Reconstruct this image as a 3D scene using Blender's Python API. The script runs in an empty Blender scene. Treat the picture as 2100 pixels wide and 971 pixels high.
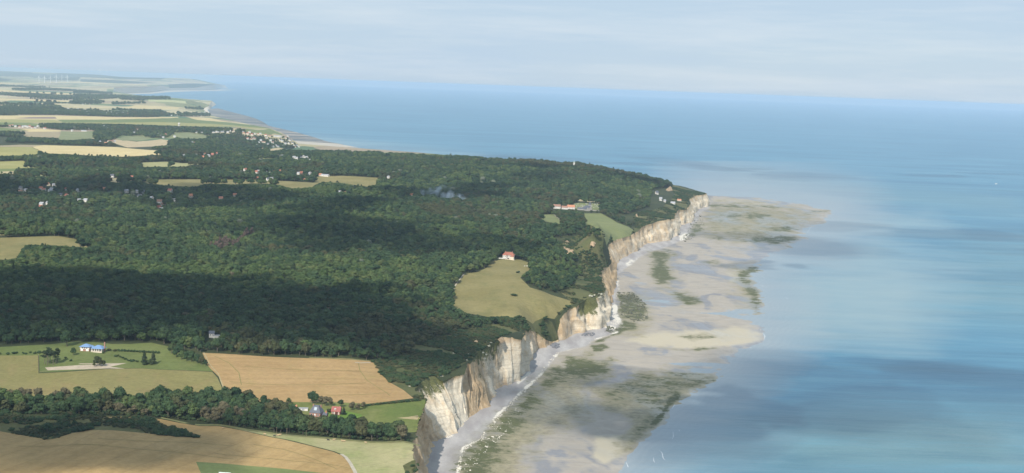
import bpy, bmesh, math, random, time
import numpy as np
from mathutils import Vector, Matrix
from mathutils.geometry import delaunay_2d_cdt

T0 = time.time()
random.seed(7)
RNG = np.random.default_rng(11)
SC = bpy.context.scene
COL = SC.collection
R_ = math.radians

# ------------------------------------------------------------------ camera
CAM_H, FPX, HORIZON = 380.0, 2917.0, 177.0          # metres, focal length in photo pixels, true horizon row mid-frame
ROLL = math.atan(0.0363)
PITCH = math.atan((485.5 - HORIZON) * math.cos(ROLL) / FPX)
_R = np.array([1.0, 0, 0]); _D = np.array([0, math.cos(PITCH), -math.sin(PITCH)]); _U = np.array([0, math.sin(PITCH), math.cos(PITCH)])
CX = math.cos(ROLL) * _R + math.sin(ROLL) * _U
CY = -math.sin(ROLL) * _R + math.cos(ROLL) * _U
cam_d = bpy.data.cameras.new('camera'); cam = bpy.data.objects.new('camera', cam_d); COL.objects.link(cam)
cam_d.sensor_width = 36.0; cam_d.lens = 36.0 * FPX / 2100.0
cam_d.clip_start = 1.0; cam_d.clip_end = 400000.0
M = Matrix((CX, CY, -_D)).transposed().to_4x4(); M.translation = Vector((0, 0, CAM_H))
cam.matrix_world = M
SC.camera = cam

# ------------------------------------------------------------------ light
SUN_EL, SUN_TO = 39.0, np.array([-0.29, -0.957])      # elevation, horizontal direction to the sun
SUN_TO = SUN_TO / np.linalg.norm(SUN_TO)
S3 = np.array([SUN_TO[0] * math.cos(R_(SUN_EL)), SUN_TO[1] * math.cos(R_(SUN_EL)), math.sin(R_(SUN_EL))])
sd = bpy.data.lights.new('sun', 'SUN'); sd.energy = 4.2; sd.angle = R_(0.5); sd.color = (1.0, 0.94, 0.84)
so = bpy.data.objects.new('sun', sd); COL.objects.link(so)
so.rotation_euler = Vector(S3).to_track_quat('Z', 'Y').to_euler(); so.location = (0, -500, 900)

W = bpy.data.worlds.new('World'); SC.world = W; W.use_nodes = True
nt = W.node_tree; nt.nodes.clear()
def wn(t, **k):
    n = nt.nodes.new(t)
    for a, b in k.items(): setattr(n, a, b)
    return n
sky = wn('ShaderNodeTexSky', sky_type='NISHITA', sun_disc=False, sun_elevation=R_(SUN_EL),
         sun_rotation=math.atan2(SUN_TO[0], SUN_TO[1]), altitude=300.0, air_density=1.0, dust_density=0.3, ozone_density=2.5)
tcw = wn('ShaderNodeTexCoord'); mapw = wn('ShaderNodeMapping'); mapw.inputs['Scale'].default_value = (1.0, 1.0, 9.0)
mapw.inputs['Rotation'].default_value = (0.0, R_(2.5), 0.3)
nw = wn('ShaderNodeTexNoise'); nw.inputs['Scale'].default_value = 2.6; nw.inputs['Detail'].default_value = 7.0; nw.inputs['Roughness'].default_value = 0.62
rw = wn('ShaderNodeMapRange'); rw.inputs['From Min'].default_value = 0.40; rw.inputs['From Max'].default_value = 0.78
rw.inputs['To Min'].default_value = 0.86; rw.inputs['To Max'].default_value = 0.99
mw = wn('ShaderNodeMix', data_type='RGBA'); mw.inputs['B'].default_value = (4.9, 6.05, 7.9, 1)      # thin high cirrus veil
bg = wn('ShaderNodeBackground'); bg.inputs['Strength'].default_value = 0.085
wo = wn('ShaderNodeOutputWorld')
L = nt.links.new
L(tcw.outputs['Generated'], mapw.inputs['Vector']); L(mapw.outputs['Vector'], nw.inputs['Vector']); L(nw.outputs['Fac'], rw.inputs['Value'])
nw2 = wn('ShaderNodeTexNoise'); nw2.inputs['Scale'].default_value = 4.2; nw2.inputs['Detail'].default_value = 8.0; nw2.inputs['Roughness'].default_value = 0.66; mapw2 = wn('ShaderNodeMapping'); mapw2.inputs['Scale'].default_value = (1.0, 1.0, 13.0); mapw2.inputs['Rotation'].default_value = (0.03, R_(-1.5), 1.3); L(tcw.outputs['Generated'], mapw2.inputs['Vector']); L(mapw2.outputs['Vector'], nw2.inputs['Vector'])
rw2 = wn('ShaderNodeMapRange'); rw2.inputs['From Min'].default_value = 0.44; rw2.inputs['From Max'].default_value = 0.70; L(nw2.outputs['Fac'], rw2.inputs['Value'])
mw2 = wn('ShaderNodeMix', data_type='RGBA'); mw2.inputs['A'].default_value = (5.15, 6.55, 8.05, 1); mw2.inputs['B'].default_value = (6.4, 7.4, 8.5, 1); L(rw2.outputs['Result'], mw2.inputs['Factor']); L(mw2.outputs['Result'], mw.inputs['B'])
L(rw.outputs['Result'], mw.inputs['Factor']); L(sky.outputs['Color'], mw.inputs['A']); L(mw.outputs['Result'], bg.inputs['Color'])
L(bg.outputs['Background'], wo.inputs['Surface'])

SC.view_settings.view_transform = 'Standard'; SC.view_settings.look = 'None'
SC.view_settings.exposure = 0.24; SC.view_settings.gamma = 1.0; SC.view_settings.use_curve_mapping = False
SC.render.engine = 'CYCLES'
cy = SC.cycles
cy.max_bounces = 5; cy.diffuse_bounces = 2; cy.glossy_bounces = 2; cy.transmission_bounces = 2; cy.volume_bounces = 1; cy.transparent_max_bounces = 8
cy.use_denoising = True; cy.sample_clamp_indirect = 6.0

# ------------------------------------------------------------------ pixel <-> place
def ray(px, py):
    return _D + (px - 1050.0) / FPX * CX + (485.5 - py) / FPX * CY
def un(px, py, z):
    d = ray(px, py); t = (z - CAM_H) / d[2]
    return np.array([t * d[0], t * d[1], z])
def at_depth(px, py, y):
    d = ray(px, py); t = y / d[1]
    return np.array([t * d[0], y, CAM_H + t * d[2]])
def proj(P):
    P = np.asarray(P, float); q = P - np.array([0, 0, CAM_H])
    d = q @ _D; d = np.where(d < 1.0, 1.0, d)
    return 1050.0 + FPX * (q @ CX) / d, 485.5 - FPX * (q @ CY) / d

# ------------------------------------------------------------------ noise
def _h(ix, iy, seed):
    n = (ix.astype(np.int64) * 374761393 + iy.astype(np.int64) * 668265263 + seed * 974634777) & 0x7fffffff
    n = ((n ^ (n >> 13)) * 1274126177) & 0x7fffffff
    return ((n ^ (n >> 16)) & 0xffff) / 65535.0
def vnoise(x, y, seed=0):
    x = np.asarray(x, float); y = np.asarray(y, float)
    ix = np.floor(x); iy = np.floor(y); fx = x - ix; fy = y - iy
    fx = fx * fx * (3 - 2 * fx); fy = fy * fy * (3 - 2 * fy)
    a = _h(ix, iy, seed); b = _h(ix + 1, iy, seed); c = _h(ix, iy + 1, seed); d = _h(ix + 1, iy + 1, seed)
    return (a + (b - a) * fx) * (1 - fy) + (c + (d - c) * fx) * fy
def fbm(x, y, seed=0, oct=4):
    s = 0.0; a = 0.5; f = 1.0; t = 0.0
    for k in range(oct):
        s = s + a * vnoise(np.asarray(x) * f, np.asarray(y) * f, seed + 17 * k); t += a; a *= 0.5; f *= 2.03
    return s / t * 2 - 1

# ------------------------------------------------------------------ polygons
def inside(px, py, poly):
    px = np.asarray(px); py = np.asarray(py); r = np.zeros(px.shape, bool)
    n = len(poly)
    for i in range(n):
        x0, y0 = poly[i]; x1, y1 = poly[(i + 1) % n]
        if y0 == y1: continue
        c = (y0 > py) != (y1 > py)
        r ^= c & (px < (x1 - x0) * (py - y0) / (y1 - y0) + x0)
    return r
def sdist(px, py, poly, ky=2.2, closed=True):
    """signed distance (inside positive) in photo pixels, rows weighted because the ground is foreshortened"""
    d = np.full(np.shape(px), 1e9); n = len(poly)
    for i in range(n if closed else n - 1):
        x0, y0 = poly[i]; x1, y1 = poly[(i + 1) % n]; y0 *= ky; y1 *= ky
        dx, dy = x1 - x0, y1 - y0; l = dx * dx + dy * dy + 1e-9
        t = np.clip(((px - x0) * dx + (py * ky - y0) * dy) / l, 0, 1)
        d = np.minimum(d, np.hypot(px - x0 - t * dx, py * ky - y0 - t * dy))
    if closed: d = np.where(inside(px, py, poly), d, -d)
    return d
class MQ:
    """smooth surface through scattered heights, in range-scaled coordinates"""
    K = 6.0
    def __init__(s, P, e=0.05):
        P = np.asarray(P, float); s.c = s.tr(P[:, 0], P[:, 1]); s.e = e; s.m = P[:, 2].mean()
        A = s.phi(s.c[:, None, :] - s.c[None, :, :]) + np.eye(len(P)) * 1e-4
        s.w = np.linalg.solve(A, P[:, 2] - s.m)
    def tr(s, x, y):
        y = np.maximum(np.asarray(y, float), 200.0)
        return np.stack([np.asarray(x) / y * s.K, np.log(y / 1000.0) * 2.0], -1)
    def phi(s, d): return np.sqrt((d * d).sum(-1) + s.e * s.e)
    def __call__(s, x, y):
        q = s.tr(np.ravel(x), np.ravel(y)); out = np.empty(len(q))
        for i in range(0, len(q), 20000):
            out[i:i + 20000] = s.phi(q[i:i + 20000, None, :] - s.c[None]) @ s.w
        return (out + s.m).reshape(np.shape(x))

# ------------------------------------------------------------------ object helpers
def tag(o, label=None, cat=None, group=None, kind=None):
    if label: o['label'] = label
    if cat: o['category'] = cat
    if group: o['group'] = group
    if kind: o['kind'] = kind
    return o
def empty(name, loc, rz=0.0, sc=1.0):
    o = bpy.data.objects.new(name, None); COL.objects.link(o)
    o.location = loc; o.rotation_euler = (0, 0, rz); o.scale = (sc, sc, sc); o.empty_display_size = 1.0
    return o
def mesh_of(name, V, F, mat=None, smooth=False):
    me = bpy.data.meshes.new(name)
    V = np.asarray(V, dtype=np.float32).reshape(-1, 3)
    if isinstance(F, np.ndarray):
        k = F.shape[1]; n = len(F)
        me.vertices.add(len(V)); me.vertices.foreach_set('co', V.ravel())
        me.loops.add(n * k); me.loops.foreach_set('vertex_index', F.astype(np.int32).ravel())
        me.polygons.add(n); me.polygons.foreach_set('loop_start', np.arange(0, n * k, k, dtype=np.int32))
        me.update(calc_edges=True)
    else:
        me.from_pydata([tuple(v) for v in V], [], [tuple(f) for f in F]); me.update()
    if mat:
        for m in (mat if isinstance(mat, (list, tuple)) else [mat]): me.materials.append(m)
    if smooth: me.polygons.foreach_set('use_smooth', np.ones(len(me.polygons), bool))
    return me
def link(name, me, parent=None):
    o = bpy.data.objects.new(name, me); COL.objects.link(o)
    if parent is not None: o.parent = parent
    return o
def attr(me, name, arr):
    a = me.attributes.new(name, 'FLOAT', 'POINT'); a.data.foreach_set('value', np.asarray(arr, dtype=np.float32))
class MB:
    """collects boxes, prisms and tubes into one mesh"""
    def __init__(s): s.v = []; s.f = []
    def add(s, V, F):
        b = len(s.v); s.v += [tuple(v) for v in V]; s.f += [tuple(i + b for i in f) for f in F]; return s
    def box(s, c, d, rz=0.0):
        x, y, z = d[0] / 2, d[1] / 2, d[2] / 2; cs, sn = math.cos(rz), math.sin(rz); V = []
        for k in (-1, 1):
            for (i, j) in ((-1, -1), (1, -1), (1, 1), (-1, 1)):
                X, Y = i * x, j * y; V.append((c[0] + X * cs - Y * sn, c[1] + X * sn + Y * cs, c[2] + k * z))
        return s.add(V, [(3, 2, 1, 0), (4, 5, 6, 7), (0, 1, 5, 4), (1, 2, 6, 5), (2, 3, 7, 6), (3, 0, 4, 7)])
    def tube(s, pts, rad, n=6, cap=True):
        pts = [Vector(p) for p in pts]; rings = []; b = len(s.v)
        for i, p in enumerate(pts):
            d = (pts[min(i + 1, len(pts) - 1)] - pts[max(i - 1, 0)]).normalized()
            a = d.cross(Vector((0.3, 0.9, 0.31))).normalized(); c = d.cross(a)
            r = rad[i] if hasattr(rad, '__len__') else rad
            for k in range(n):
                t = 2 * math.pi * k / n; s.v.append(tuple(p + (a * math.cos(t) + c * math.sin(t)) * r))
        for i in range(len(pts) - 1):
            for k in range(n):
                s.f.append((b + i * n + k, b + i * n + (k + 1) % n, b + (i + 1) * n + (k + 1) % n, b + (i + 1) * n + k))
        if cap:
            s.f.append(tuple(b + k for k in range(n))[::-1]); s.f.append(tuple(b + (len(pts) - 1) * n + k for k in range(n)))
        return s
    def gable(s, w, d, h0, h1, over=0.4, thick=0.25):
        """pitched roof, ridge along x, centred on the origin"""
        x = w / 2 + over; y = d / 2 + over; hh = h0 - over * (h1 - h0) / (d / 2)
        V = [(-x, -y, hh), (x, -y, hh), (x, y, hh), (-x, y, hh), (-x, 0, h1), (x, 0, h1)]
        V += [(a, b, c + thick) for a, b, c in V]
        return s.add(V, [(0, 4, 5, 1), (2, 5, 4, 3), (6, 7, 11, 10), (8, 9, 10, 11), (0, 1, 7, 6), (2, 3, 9, 8), (1, 5, 11, 7), (5, 2, 8, 11), (3, 4, 10, 9), (4, 0, 6, 10)])
    def gwall(s, w, d, h0, h1):
        """walls with gable ends, ridge along x"""
        x, y = w / 2, d / 2
        V = [(-x, -y, -3), (x, -y, -3), (x, y, -3), (-x, y, -3), (-x, -y, h0), (x, -y, h0), (x, y, h0), (-x, y, h0), (-x, 0, h1), (x, 0, h1)]
        return s.add(V, [(0, 1, 5, 4), (2, 3, 7, 6), (1, 2, 6, 9, 5), (3, 0, 4, 8, 7)])
    def hip(s, w, d, h0, h1, top=0.35, over=0.5):
        x = w / 2 + over; y = d / 2 + over; r = (w - d * (1 - top)) / 2 if w > d else w * top / 2; ry = d * top / 2 if top > 0 else 0
        V = [(-x, -y, h0), (x, -y, h0), (x, y, h0), (-x, y, h0), (-r, -ry, h1), (r, -ry, h1), (r, ry, h1), (-r, ry, h1)]
        return s.add(V, [(3, 2, 1, 0), (4, 5, 6, 7), (0, 1, 5, 4), (1, 2, 6, 5), (2, 3, 7, 6), (3, 0, 4, 7)])
    def mesh(s, name, mat): return mesh_of(name, s.v, s.f, mat)
    def build(s, name, mat, parent=None): return link(name, s.mesh(name, mat), parent)
def copy_tree(o, parent=None):
    c = o.copy(); COL.objects.link(c)
    if parent is not None: c.parent = parent
    for ch in o.children:
        copy_tree(ch, c)
    return c

# ------------------------------------------------------------------ materials
class MN:
    def __init__(s, name):
        s.m = bpy.data.materials.new(name); s.m.use_nodes = True; s.t = s.m.node_tree; s.t.nodes.clear()
        s.out = s.t.nodes.new('ShaderNodeOutputMaterial'); s.b = s.t.nodes.new('ShaderNodeBsdfPrincipled')
        s.b.inputs['Specular IOR Level'].default_value = 0.2
        s.t.links.new(s.b.outputs[0], s.out.inputs[0]); s.tc = None
    def n(s, t, **k):
        n = s.t.nodes.new(t)
        for a, b in k.items(): setattr(n, a, b)
        return n
    def l(s, a, b): s.t.links.new(a, b)
    def put(s, sock, v):
        if hasattr(v, 'is_output') or isinstance(v, bpy.types.NodeSocket): s.l(v, sock)
        else: sock.default_value = v
    def pos(s, scale=(1, 1, 1), rot=(0, 0, 0)):
        if s.tc is None: s.tc = s.n('ShaderNodeNewGeometry')
        m = s.n('ShaderNodeMapping'); m.inputs['Scale'].default_value = scale; m.inputs['Rotation'].default_value = rot
        s.l(s.tc.outputs['Position'], m.inputs['Vector']); return m.outputs[0]
    def noise(s, scale, detail=4, rough=0.55, stretch=(1, 1, 1), rot=0.0, dist=0.0):
        n = s.n('ShaderNodeTexNoise'); n.inputs['Scale'].default_value = scale; n.inputs['Detail'].default_value = detail
        n.inputs['Roughness'].default_value = rough; n.inputs['Distortion'].default_value = dist
        s.l(s.pos(stretch, (0, 0, rot)), n.inputs['Vector']); return n.outputs['Fac']
    def rng(s, v, a, b, c=0.0, d=1.0, smooth=False):
        n = s.n('ShaderNodeMapRange'); n.clamp = True
        if smooth: n.interpolation_type = 'SMOOTHSTEP'
        s.put(n.inputs['Value'], v)
        for k, x in zip(('From Min', 'From Max', 'To Min', 'To Max'), (a, b, c, d)): n.inputs[k].default_value = x
        return n.outputs['Result']
    def mix(s, f, a, b):
        n = s.n('ShaderNodeMix', data_type='RGBA'); s.put(n.inputs['Factor'], f)
        for k, v in (('A', a), ('B', b)):
            s.put(n.inputs[k], v if not isinstance(v, tuple) else (v + (1,))[:4])
        return n.outputs['Result']
    def math(s, op, a, b=0.0, c=0.0):
        n = s.n('ShaderNodeMath', operation=op); s.put(n.inputs[0], a); s.put(n.inputs[1], b); s.put(n.inputs[2], c); return n.outputs[0]
    def attr(s, name): return s.n('ShaderNodeAttribute', attribute_name=name).outputs['Fac']
    def ramp(s, v, stops):
        n = s.n('ShaderNodeValToRGB'); e = n.color_ramp.elements
        while len(e) < len(stops): e.new(0.5)
        for k, (p, c) in zip(e, stops): k.position = p; k.color = (c + (1,))[:4]
        s.put(n.inputs[0], v); return n.outputs[0]
    def bump(s, h, strength, dist):
        n = s.n('ShaderNodeBump'); n.inputs['Strength'].default_value = strength; n.inputs['Distance'].default_value = dist
        s.l(h, n.inputs['Height']); s.l(n.outputs[0], s.b.inputs['Normal'])
    def done(s, col, rough=0.9):
        s.put(s.b.inputs['Base Color'], col if not isinstance(col, tuple) else (col + (1,))[:4]); s.put(s.b.inputs['Roughness'], rough); return s.m
def plain(name, col, rough=0.85, var=0.18, sc=0.4):
    m = MN(name); n = m.noise(sc, 5, 0.65)
    a = tuple(c * (1 - var) for c in col); b = tuple(min(1, c * (1 + var)) for c in col)
    return m.done(m.mix(m.rng(n, 0.3, 0.7), a, b), rough)
def field_mat(name, c0, c1, c2=None, rows=None, rot=0.0, spots=0.0):
    m = MN(name)
    big = m.rng(m.noise(0.012, 5, 0.6), 0.35, 0.65); fine = m.rng(m.noise(0.22, 5, 0.7), 0.25, 0.75)
    c = m.mix(big, c0, c1)
    if c2: c = m.mix(m.math('MULTIPLY', m.rng(m.noise(0.03, 6, 0.7, (1, 0.45, 1), rot), 0.5, 0.72), 0.7), c, c2)
    c = m.mix(m.math('MULTIPLY', m.rng(m.noise(0.055, 7, 0.75, (0.6, 1, 1), 0.4), 0.52, 0.68), 0.5), c, tuple(x * 0.74 for x in c0))
    dk = m.mix(fine, (0.80, 0.80, 0.80), (1.16, 1.16, 1.16))
    n = m.n('ShaderNodeMix', data_type='RGBA', blend_type='MULTIPLY'); n.inputs['Factor'].default_value = 1.0
    m.l(c, n.inputs['A']); m.l(dk, n.inputs['B']); c = n.outputs['Result']
    if rows:
        w = m.n('ShaderNodeTexWave'); w.inputs['Scale'].default_value = rows; w.inputs['Distortion'].default_value = 7.0
        w.inputs['Detail'].default_value = 2.0; w.inputs['Detail Scale'].default_value = 0.08; m.l(m.pos((1, 1, 1), (0, 0, rot)), w.inputs['Vector'])
        c = m.mix(m.math('MULTIPLY', w.outputs['Fac'], 0.14), c, tuple(x * 1.35 for x in c1))
        w3 = m.n('ShaderNodeTexWave'); w3.inputs['Scale'].default_value = 0.0115; w3.inputs['Distortion'].default_value = 2.5; w3.inputs['Detail'].default_value = 1.0; w3.inputs['Detail Scale'].default_value = 0.05; m.l(m.pos((1, 1, 1), (0, 0, rot)), w3.inputs['Vector'])
        c = m.mix(m.math('MULTIPLY', m.rng(w3.outputs['Fac'], 0.975, 0.997), 0.22), c, tuple(x * 0.62 for x in c0))
    m.bump(fine, 0.5, 0.6)
    return m.done(c, 0.95)
# ------------------------------------------------------------------ the coast: foot of the cliff and its crest
FOOT_Z = 4.0
NEAR = [  # foot x, foot y, crest x, crest y, crest z (metres)
    (-60, 500, -66, 500, 50), (-64, 760, -70, 758, 53), (-67, 900, -74, 898, 54), (-67, 1050, -75, 1048, 54), (-68, 1130, -75, 1126, 55), (-70, 1190, -76, 1186, 55),
    (-74, 1250, -81, 1246, 55), (-77, 1310, -83, 1306, 55), (-77, 1360, -84, 1352, 55)]
ST = [  # foot px, crest px, crest z (None: straight above the foot)
    (879, 933, 868, 845, 55), (890, 910, 874, 822, 56), (900, 902, 864, 808, 57), (910, 900, 847, 803, 57), (919, 898, 856, 787, 57),
    (927, 892, 872, 774, 57), (935, 885, 890, 772, 56), (947, 875, 908, 784, 51), (955, 867, 932, 772, 52), (964, 862, 954, 767, 53),
    (967, 858, 960, 746, 56), (982, 844, 965, 744, 57), (990, 839, 972, 738, 57), (1003, 823, 980, 722, 58), (1015, 814, 1000, 712, 58),
    (1022, 800, 1012, 705, 58), (1024, 789, 1022, 700, 58), (1032, 790, 1031, 692, 58), (1053, 786, 1050, 691, 58), (1067, 781, 1069, 697, 58),
    (1078, 771, 1074, 687, 57), (1084, 744, 1076, 678, None), (1092, 728, 1087, 678, None), (1105, 716, 1101, 682, None), (1112, 714, 1112, 690, None),
    (1122, 713, 1121, 698, None), (1134, 705, 1133, 701, None), (1142, 703, 1140, 699, None), (1147, 702, 1145, 696, None), (1149, 699, 1143, 682, None),
    (1153, 697, 1147, 660, None), (1162, 692, 1155, 644, None), (1171, 688, 1163, 637, None), (1183, 684, 1173, 630, None), (1195, 681, 1186, 624, None),
    (1207, 677, 1196, 619, None), (1223, 674, 1208, 612, None), (1237, 667, 1224, 605, None), (1241.5, 663, 1236, 602, None), (1243.5, 650, 1239, 590, None),
    (1246, 634, 1235, 578, None), (1250, 617, 1229, 566, None), (1257, 600, 1236, 553, None), (1261, 588, 1248, 546, None), (1262.5, 578, 1255, 540, None),
    (1260, 561, 1251, 524, None), (1260, 546, 1246, 509, None), (1268, 535, 1253, 498, None), (1277, 528, 1264, 492, None), (1289, 523, 1279, 488, None),
    (1300, 518, 1292, 484, None), (1312, 508, 1303, 477, None), (1320, 503, 1311, 471, None), (1328, 500, 1321, 465, None), (1347, 497, 1338, 458, None),
    (1367, 493, 1358, 453, None), (1388, 484, 1382, 449, None), (1393, 470, 1386, 437, None), (1396, 462, 1391, 432, None), (1416, 457, 1408, 430, None),
    (1422, 449, 1416, 417, None), (1422, 437, 1413, 409, None), (1433, 428, 1427, 402, None), (1450, 424, 1445, 399, None), (1453, 414, 1449, 397, None)]
FAR_A = [(655, 5250, 615, 5250, 36), (570, 5700, 530, 5700, 24), (380, 6250, 340, 6250, 18), (40, 6950, 0, 6900, 16), (-450, 7550, -490, 7500, 14), (-980, 7950, -1010, 7900, 12)]
FAR_B = [(615, 297, 612, 295, 8), (603, 290, 599, 286, None), (590, 281, 585, 276, None), (576, 274, 570, 270, None), (560, 267, 553, 263.5, None), (520, 259, 513, 256, None),
         (480, 249, 474, 246.5, None), (450, 242, 443, 240, None), (432, 236, 426, 234.4, None), (428, 229, 420, 227.5, None), (425, 225, 415, 224, None),
         (431, 223.2, 428, 217.5, None), (433, 220.5, 430, 215.4, None)]
FAR_C = [(-3900, 18500, -3950, 18500, 50), (-5400, 20500, -5450, 20500, 55), (-6600, 23500, -6650, 23500, 60)]
FAR_D = [(238, 192, 237, 180.5, None), (300, 190, 300, 178, None), (335, 186, 335, 176, None), (350, 185.6, 349, 181, None), (400, 185.6, 399, 180, None), (440, 184.5, 439.5, 173.5, None), (443, 182.5, 441, 172.5, None)]
FAR_E = [(-8700, 43000, -8800, 43000, 90), (-10500, 50000, -10600, 50000, 90), (-13000, 60000, -13100, 60000, 90)]
foot, crest = [], []
def _st(L):
    for a in L:
        F = un(a[0], a[1], FOOT_Z)
        C = un(a[2], a[3], a[4]) if a[4] is not None else at_depth(a[2], a[3], F[1] + 4)
        foot.append(F); crest.append(C)
def _xy(L):
    for a in L: foot.append(np.array([a[0], a[1], FOOT_Z])); crest.append(np.array(a[2:5], float))
_xy(NEAR); i_n = len(foot); _st(ST); i_m = len(foot); _xy(FAR_A); i_a = len(foot); _st(FAR_B); i_b = len(foot); _xy(FAR_C); i_c = len(foot); _st(FAR_D); i_d = len(foot); _xy(FAR_E)
foot = np.array(foot); crest = np.array(crest)
# dense resampling: step grows with distance
fi = []
for i in range(len(foot) - 1):
    d = max(np.linalg.norm(foot[i + 1, :2] - foot[i, :2]), np.linalg.norm(crest[i + 1, :2] - crest[i, :2]))
    y = foot[i][1]; step = max(1.6, y * 0.0011) if i < i_m else y * 0.006
    n = max(1, int(d / step)); fi += [i + k / n for k in range(n)]
fi.append(len(foot) - 1.0); fi = np.array(fi)
def lerp_t(A, t):
    i = np.minimum(t.astype(int), len(A) - 2); f = (t - i)[:, None]
    return A[i] * (1 - f) + A[i + 1] * f
DF, DC = lerp_t(foot, fi), lerp_t(crest, fi)
seg = np.r_[0, np.cumsum(np.hypot(*np.diff(DF[:, :2], axis=0).T))]      # metres along the foot
tan = np.gradient(DC[:, :2], axis=0); tan /= np.linalg.norm(tan, axis=1)[:, None] + 1e-9
for _ in range(6): tan = (np.roll(tan, 1, 0) + tan * 2 + np.roll(tan, -1, 0)) / 4
tan /= np.linalg.norm(tan, axis=1)[:, None] + 1e-9
NRM = np.stack([tan[:, 1], -tan[:, 0]], 1)                               # seaward
amp = np.clip((DC[:, 2] - FOOT_Z) / 45.0, 0.05, 1.2)
nv = fbm(seg * 0.05, seg * 0, 3, 3) * 2.6 + fbm(seg * 0.21, seg * 0, 5, 3) * 1.5
DC[:, :2] += NRM * (nv * amp)[:, None]
DC[:, 2] += fbm(seg * 0.08, seg * 0 + 3, 9, 3) * 1.6 * amp

# ------------------------------------------------------------------ land heights
CTRL = [(0, 971, 66), (200, 960, 65), (420, 950, 61), (650, 960, 58), (820, 950, 55), (0, 900, 66), (180, 883, 68), (400, 900, 62), (600, 900, 58), (840, 905, 55),
        (100, 840, 61), (400, 868, 57), (600, 878, 54), (780, 895, 52), (100, 765, 69), (300, 755, 69), (440, 790, 66), (600, 800, 64), (800, 812, 58), (650, 740, 71),
        (500, 740, 73), (190, 720, 76), (20, 720, 74), (100, 680, 79), (400, 690, 80), (700, 715, 74), (850, 740, 64), (905, 752, 58), (200, 600, 80), (500, 600, 77), (750, 650, 70),
        (900, 680, 62), (980, 690, 60), (100, 520, 82), (400, 520, 76), (700, 540, 74), (850, 580, 72), (1043, 531, 68), (930, 605, 62), (1000, 575, 65), (1140, 630, 49), (1000, 645, 56),
        (1080, 652, 50), (1110, 678, 27), (1128, 692, 14), (1150, 515, 66), (1240, 468, 56), (1288, 478, 47), (1200, 442, 64), (1215, 430, 66), (1300, 425, 66), (1380, 430, 50),
        (1350, 395, 66), (1400, 408, 52), (1177, 344, 88), (1090, 334, 90), (620, 322, 84), (700, 324, 86), (850, 331, 88), (1000, 334, 90), (1250, 356, 82), (1310, 366, 74), (1400, 394, 54),
        (920, 415, 74), (940, 435, 73), (700, 420, 78), (1050, 415, 72), (100, 420, 82), (300, 420, 80), (500, 420, 77), (700, 370, 80), (100, 340, 84), (300, 340, 82), (500, 340, 78),
        (450, 312, 66), (560, 306, 32), (600, 302, 12), (500, 304, 42), (430, 290, 62), (500, 264, 74), (560, 274, 52), (592, 284, 36), (540, 290, 44), (100, 305, 80), (320, 312, 78), (200, 280, 74), (300, 285, 66),
        (100, 262, 80), (300, 262, 80), (400, 255, 66), (100, 240, 78), (300, 242, 70), (420, 246, 42), (100, 222, 84), (250, 226, 74), (380, 224, 40), (400, 212, 66), (200, 205, 86), (320, 203, 76),
        (0, 200, 95), (100, 190, 96), (0, 175, 105), (200, 176, 92), (100, 165, 108), (330, 168, 88), (0, 156, 150), (200, 158, 215), (-100, 150, 190), (60, 148.5, 250), (200, 153.5, 255), (330, 160.5, 245), (400, 163, 240)]
cp = [un(a, max(b, HORIZON + 0.0363 * (a - 1050) + (CAM_H - z) * FPX / 58000), z) for a, b, z in CTRL]
idx = list(range(0, len(DC), 1)); keep = []; last = None
for i in idx:
    if last is None or np.linalg.norm(DC[i, :2] - last) > max(26, DC[i, 1] * 0.012): keep.append(i); last = DC[i, :2]
cp += [DC[i] for i in keep]
cp += [np.array(p) for p in ((-300, 500, 62), (-700, 900, 66), (-400, 3000, 80), (-2600, 5200, 84), (-5200, 9800, 86), (-9500, 17500, 110), (-16000, 30000, 170), (-24000, 45000, 190), (-14000, 45000, 150), (200, 6150, 22), (-100, 6500, 20), (100, 6000, 34), (-350, 6350, 40), (-700, 6700, 44))]
HSURF = MQ(cp)
_o = np.argsort(DC[DC[:, 1] < 5000][:, 1]); COAST_Y = DC[DC[:, 1] < 5000][_o, 1]; COAST_X = np.minimum.accumulate(DC[DC[:, 1] < 5000][_o, 0][::-1])[::-1]
def hz(x, y):
    x = np.asarray(x, float); y = np.asarray(y, float)
    inl_ = np.clip((np.interp(y, COAST_Y, COAST_X) - x - 60) / 320, 0, 1)
    return HSURF(x, y) + fbm(x / 190, y / 190, 21, 3) * 2.0 * np.clip((y - 700) / 900, 0, 1) + fbm(x / 300, y / 420, 23, 3) * 22.0 * inl_ * np.clip((y - 1900) / 500, 0, 1) * np.clip((5900 - y) / 700, 0, 1)
def drop(px, py, it=7):
    py = max(py, HORIZON + 0.0363 * (px - 1050) + 7.5)      # nothing is set beyond the far skyline
    d = ray(px, py); y0 = un(px, py, min(75.0, 300.0))[1]; lo = min(y0, un(px, py, 250.0)[1]) if y0 > 15000 else y0 * 0.72
    ys = np.linspace(max(450.0, lo), un(px, py, 0.0)[1] * 1.02, 90); t = ys / d[1]; gap = CAM_H + t * d[2] - hz(t * d[0], ys)
    k = np.where(gap <= 0)[0]
    if not len(k): return un(px, py, 40.0)
    k = max(1, k[0]); a, b = ys[k - 1], ys[k]
    ga, gb = gap[k - 1], gap[k]
    for _ in range(3):
        c = a + (b - a) * ga / (ga - gb + 1e-9); tc = c / d[1]; gc = float(CAM_H + tc * d[2] - hz(np.array([tc * d[0]]), np.array([c]))[0])
        if gc > 0: a, ga = c, gc
        else: b, gb = c, gc
    return np.array([tc * d[0], c, CAM_H + tc * d[2]])

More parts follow.
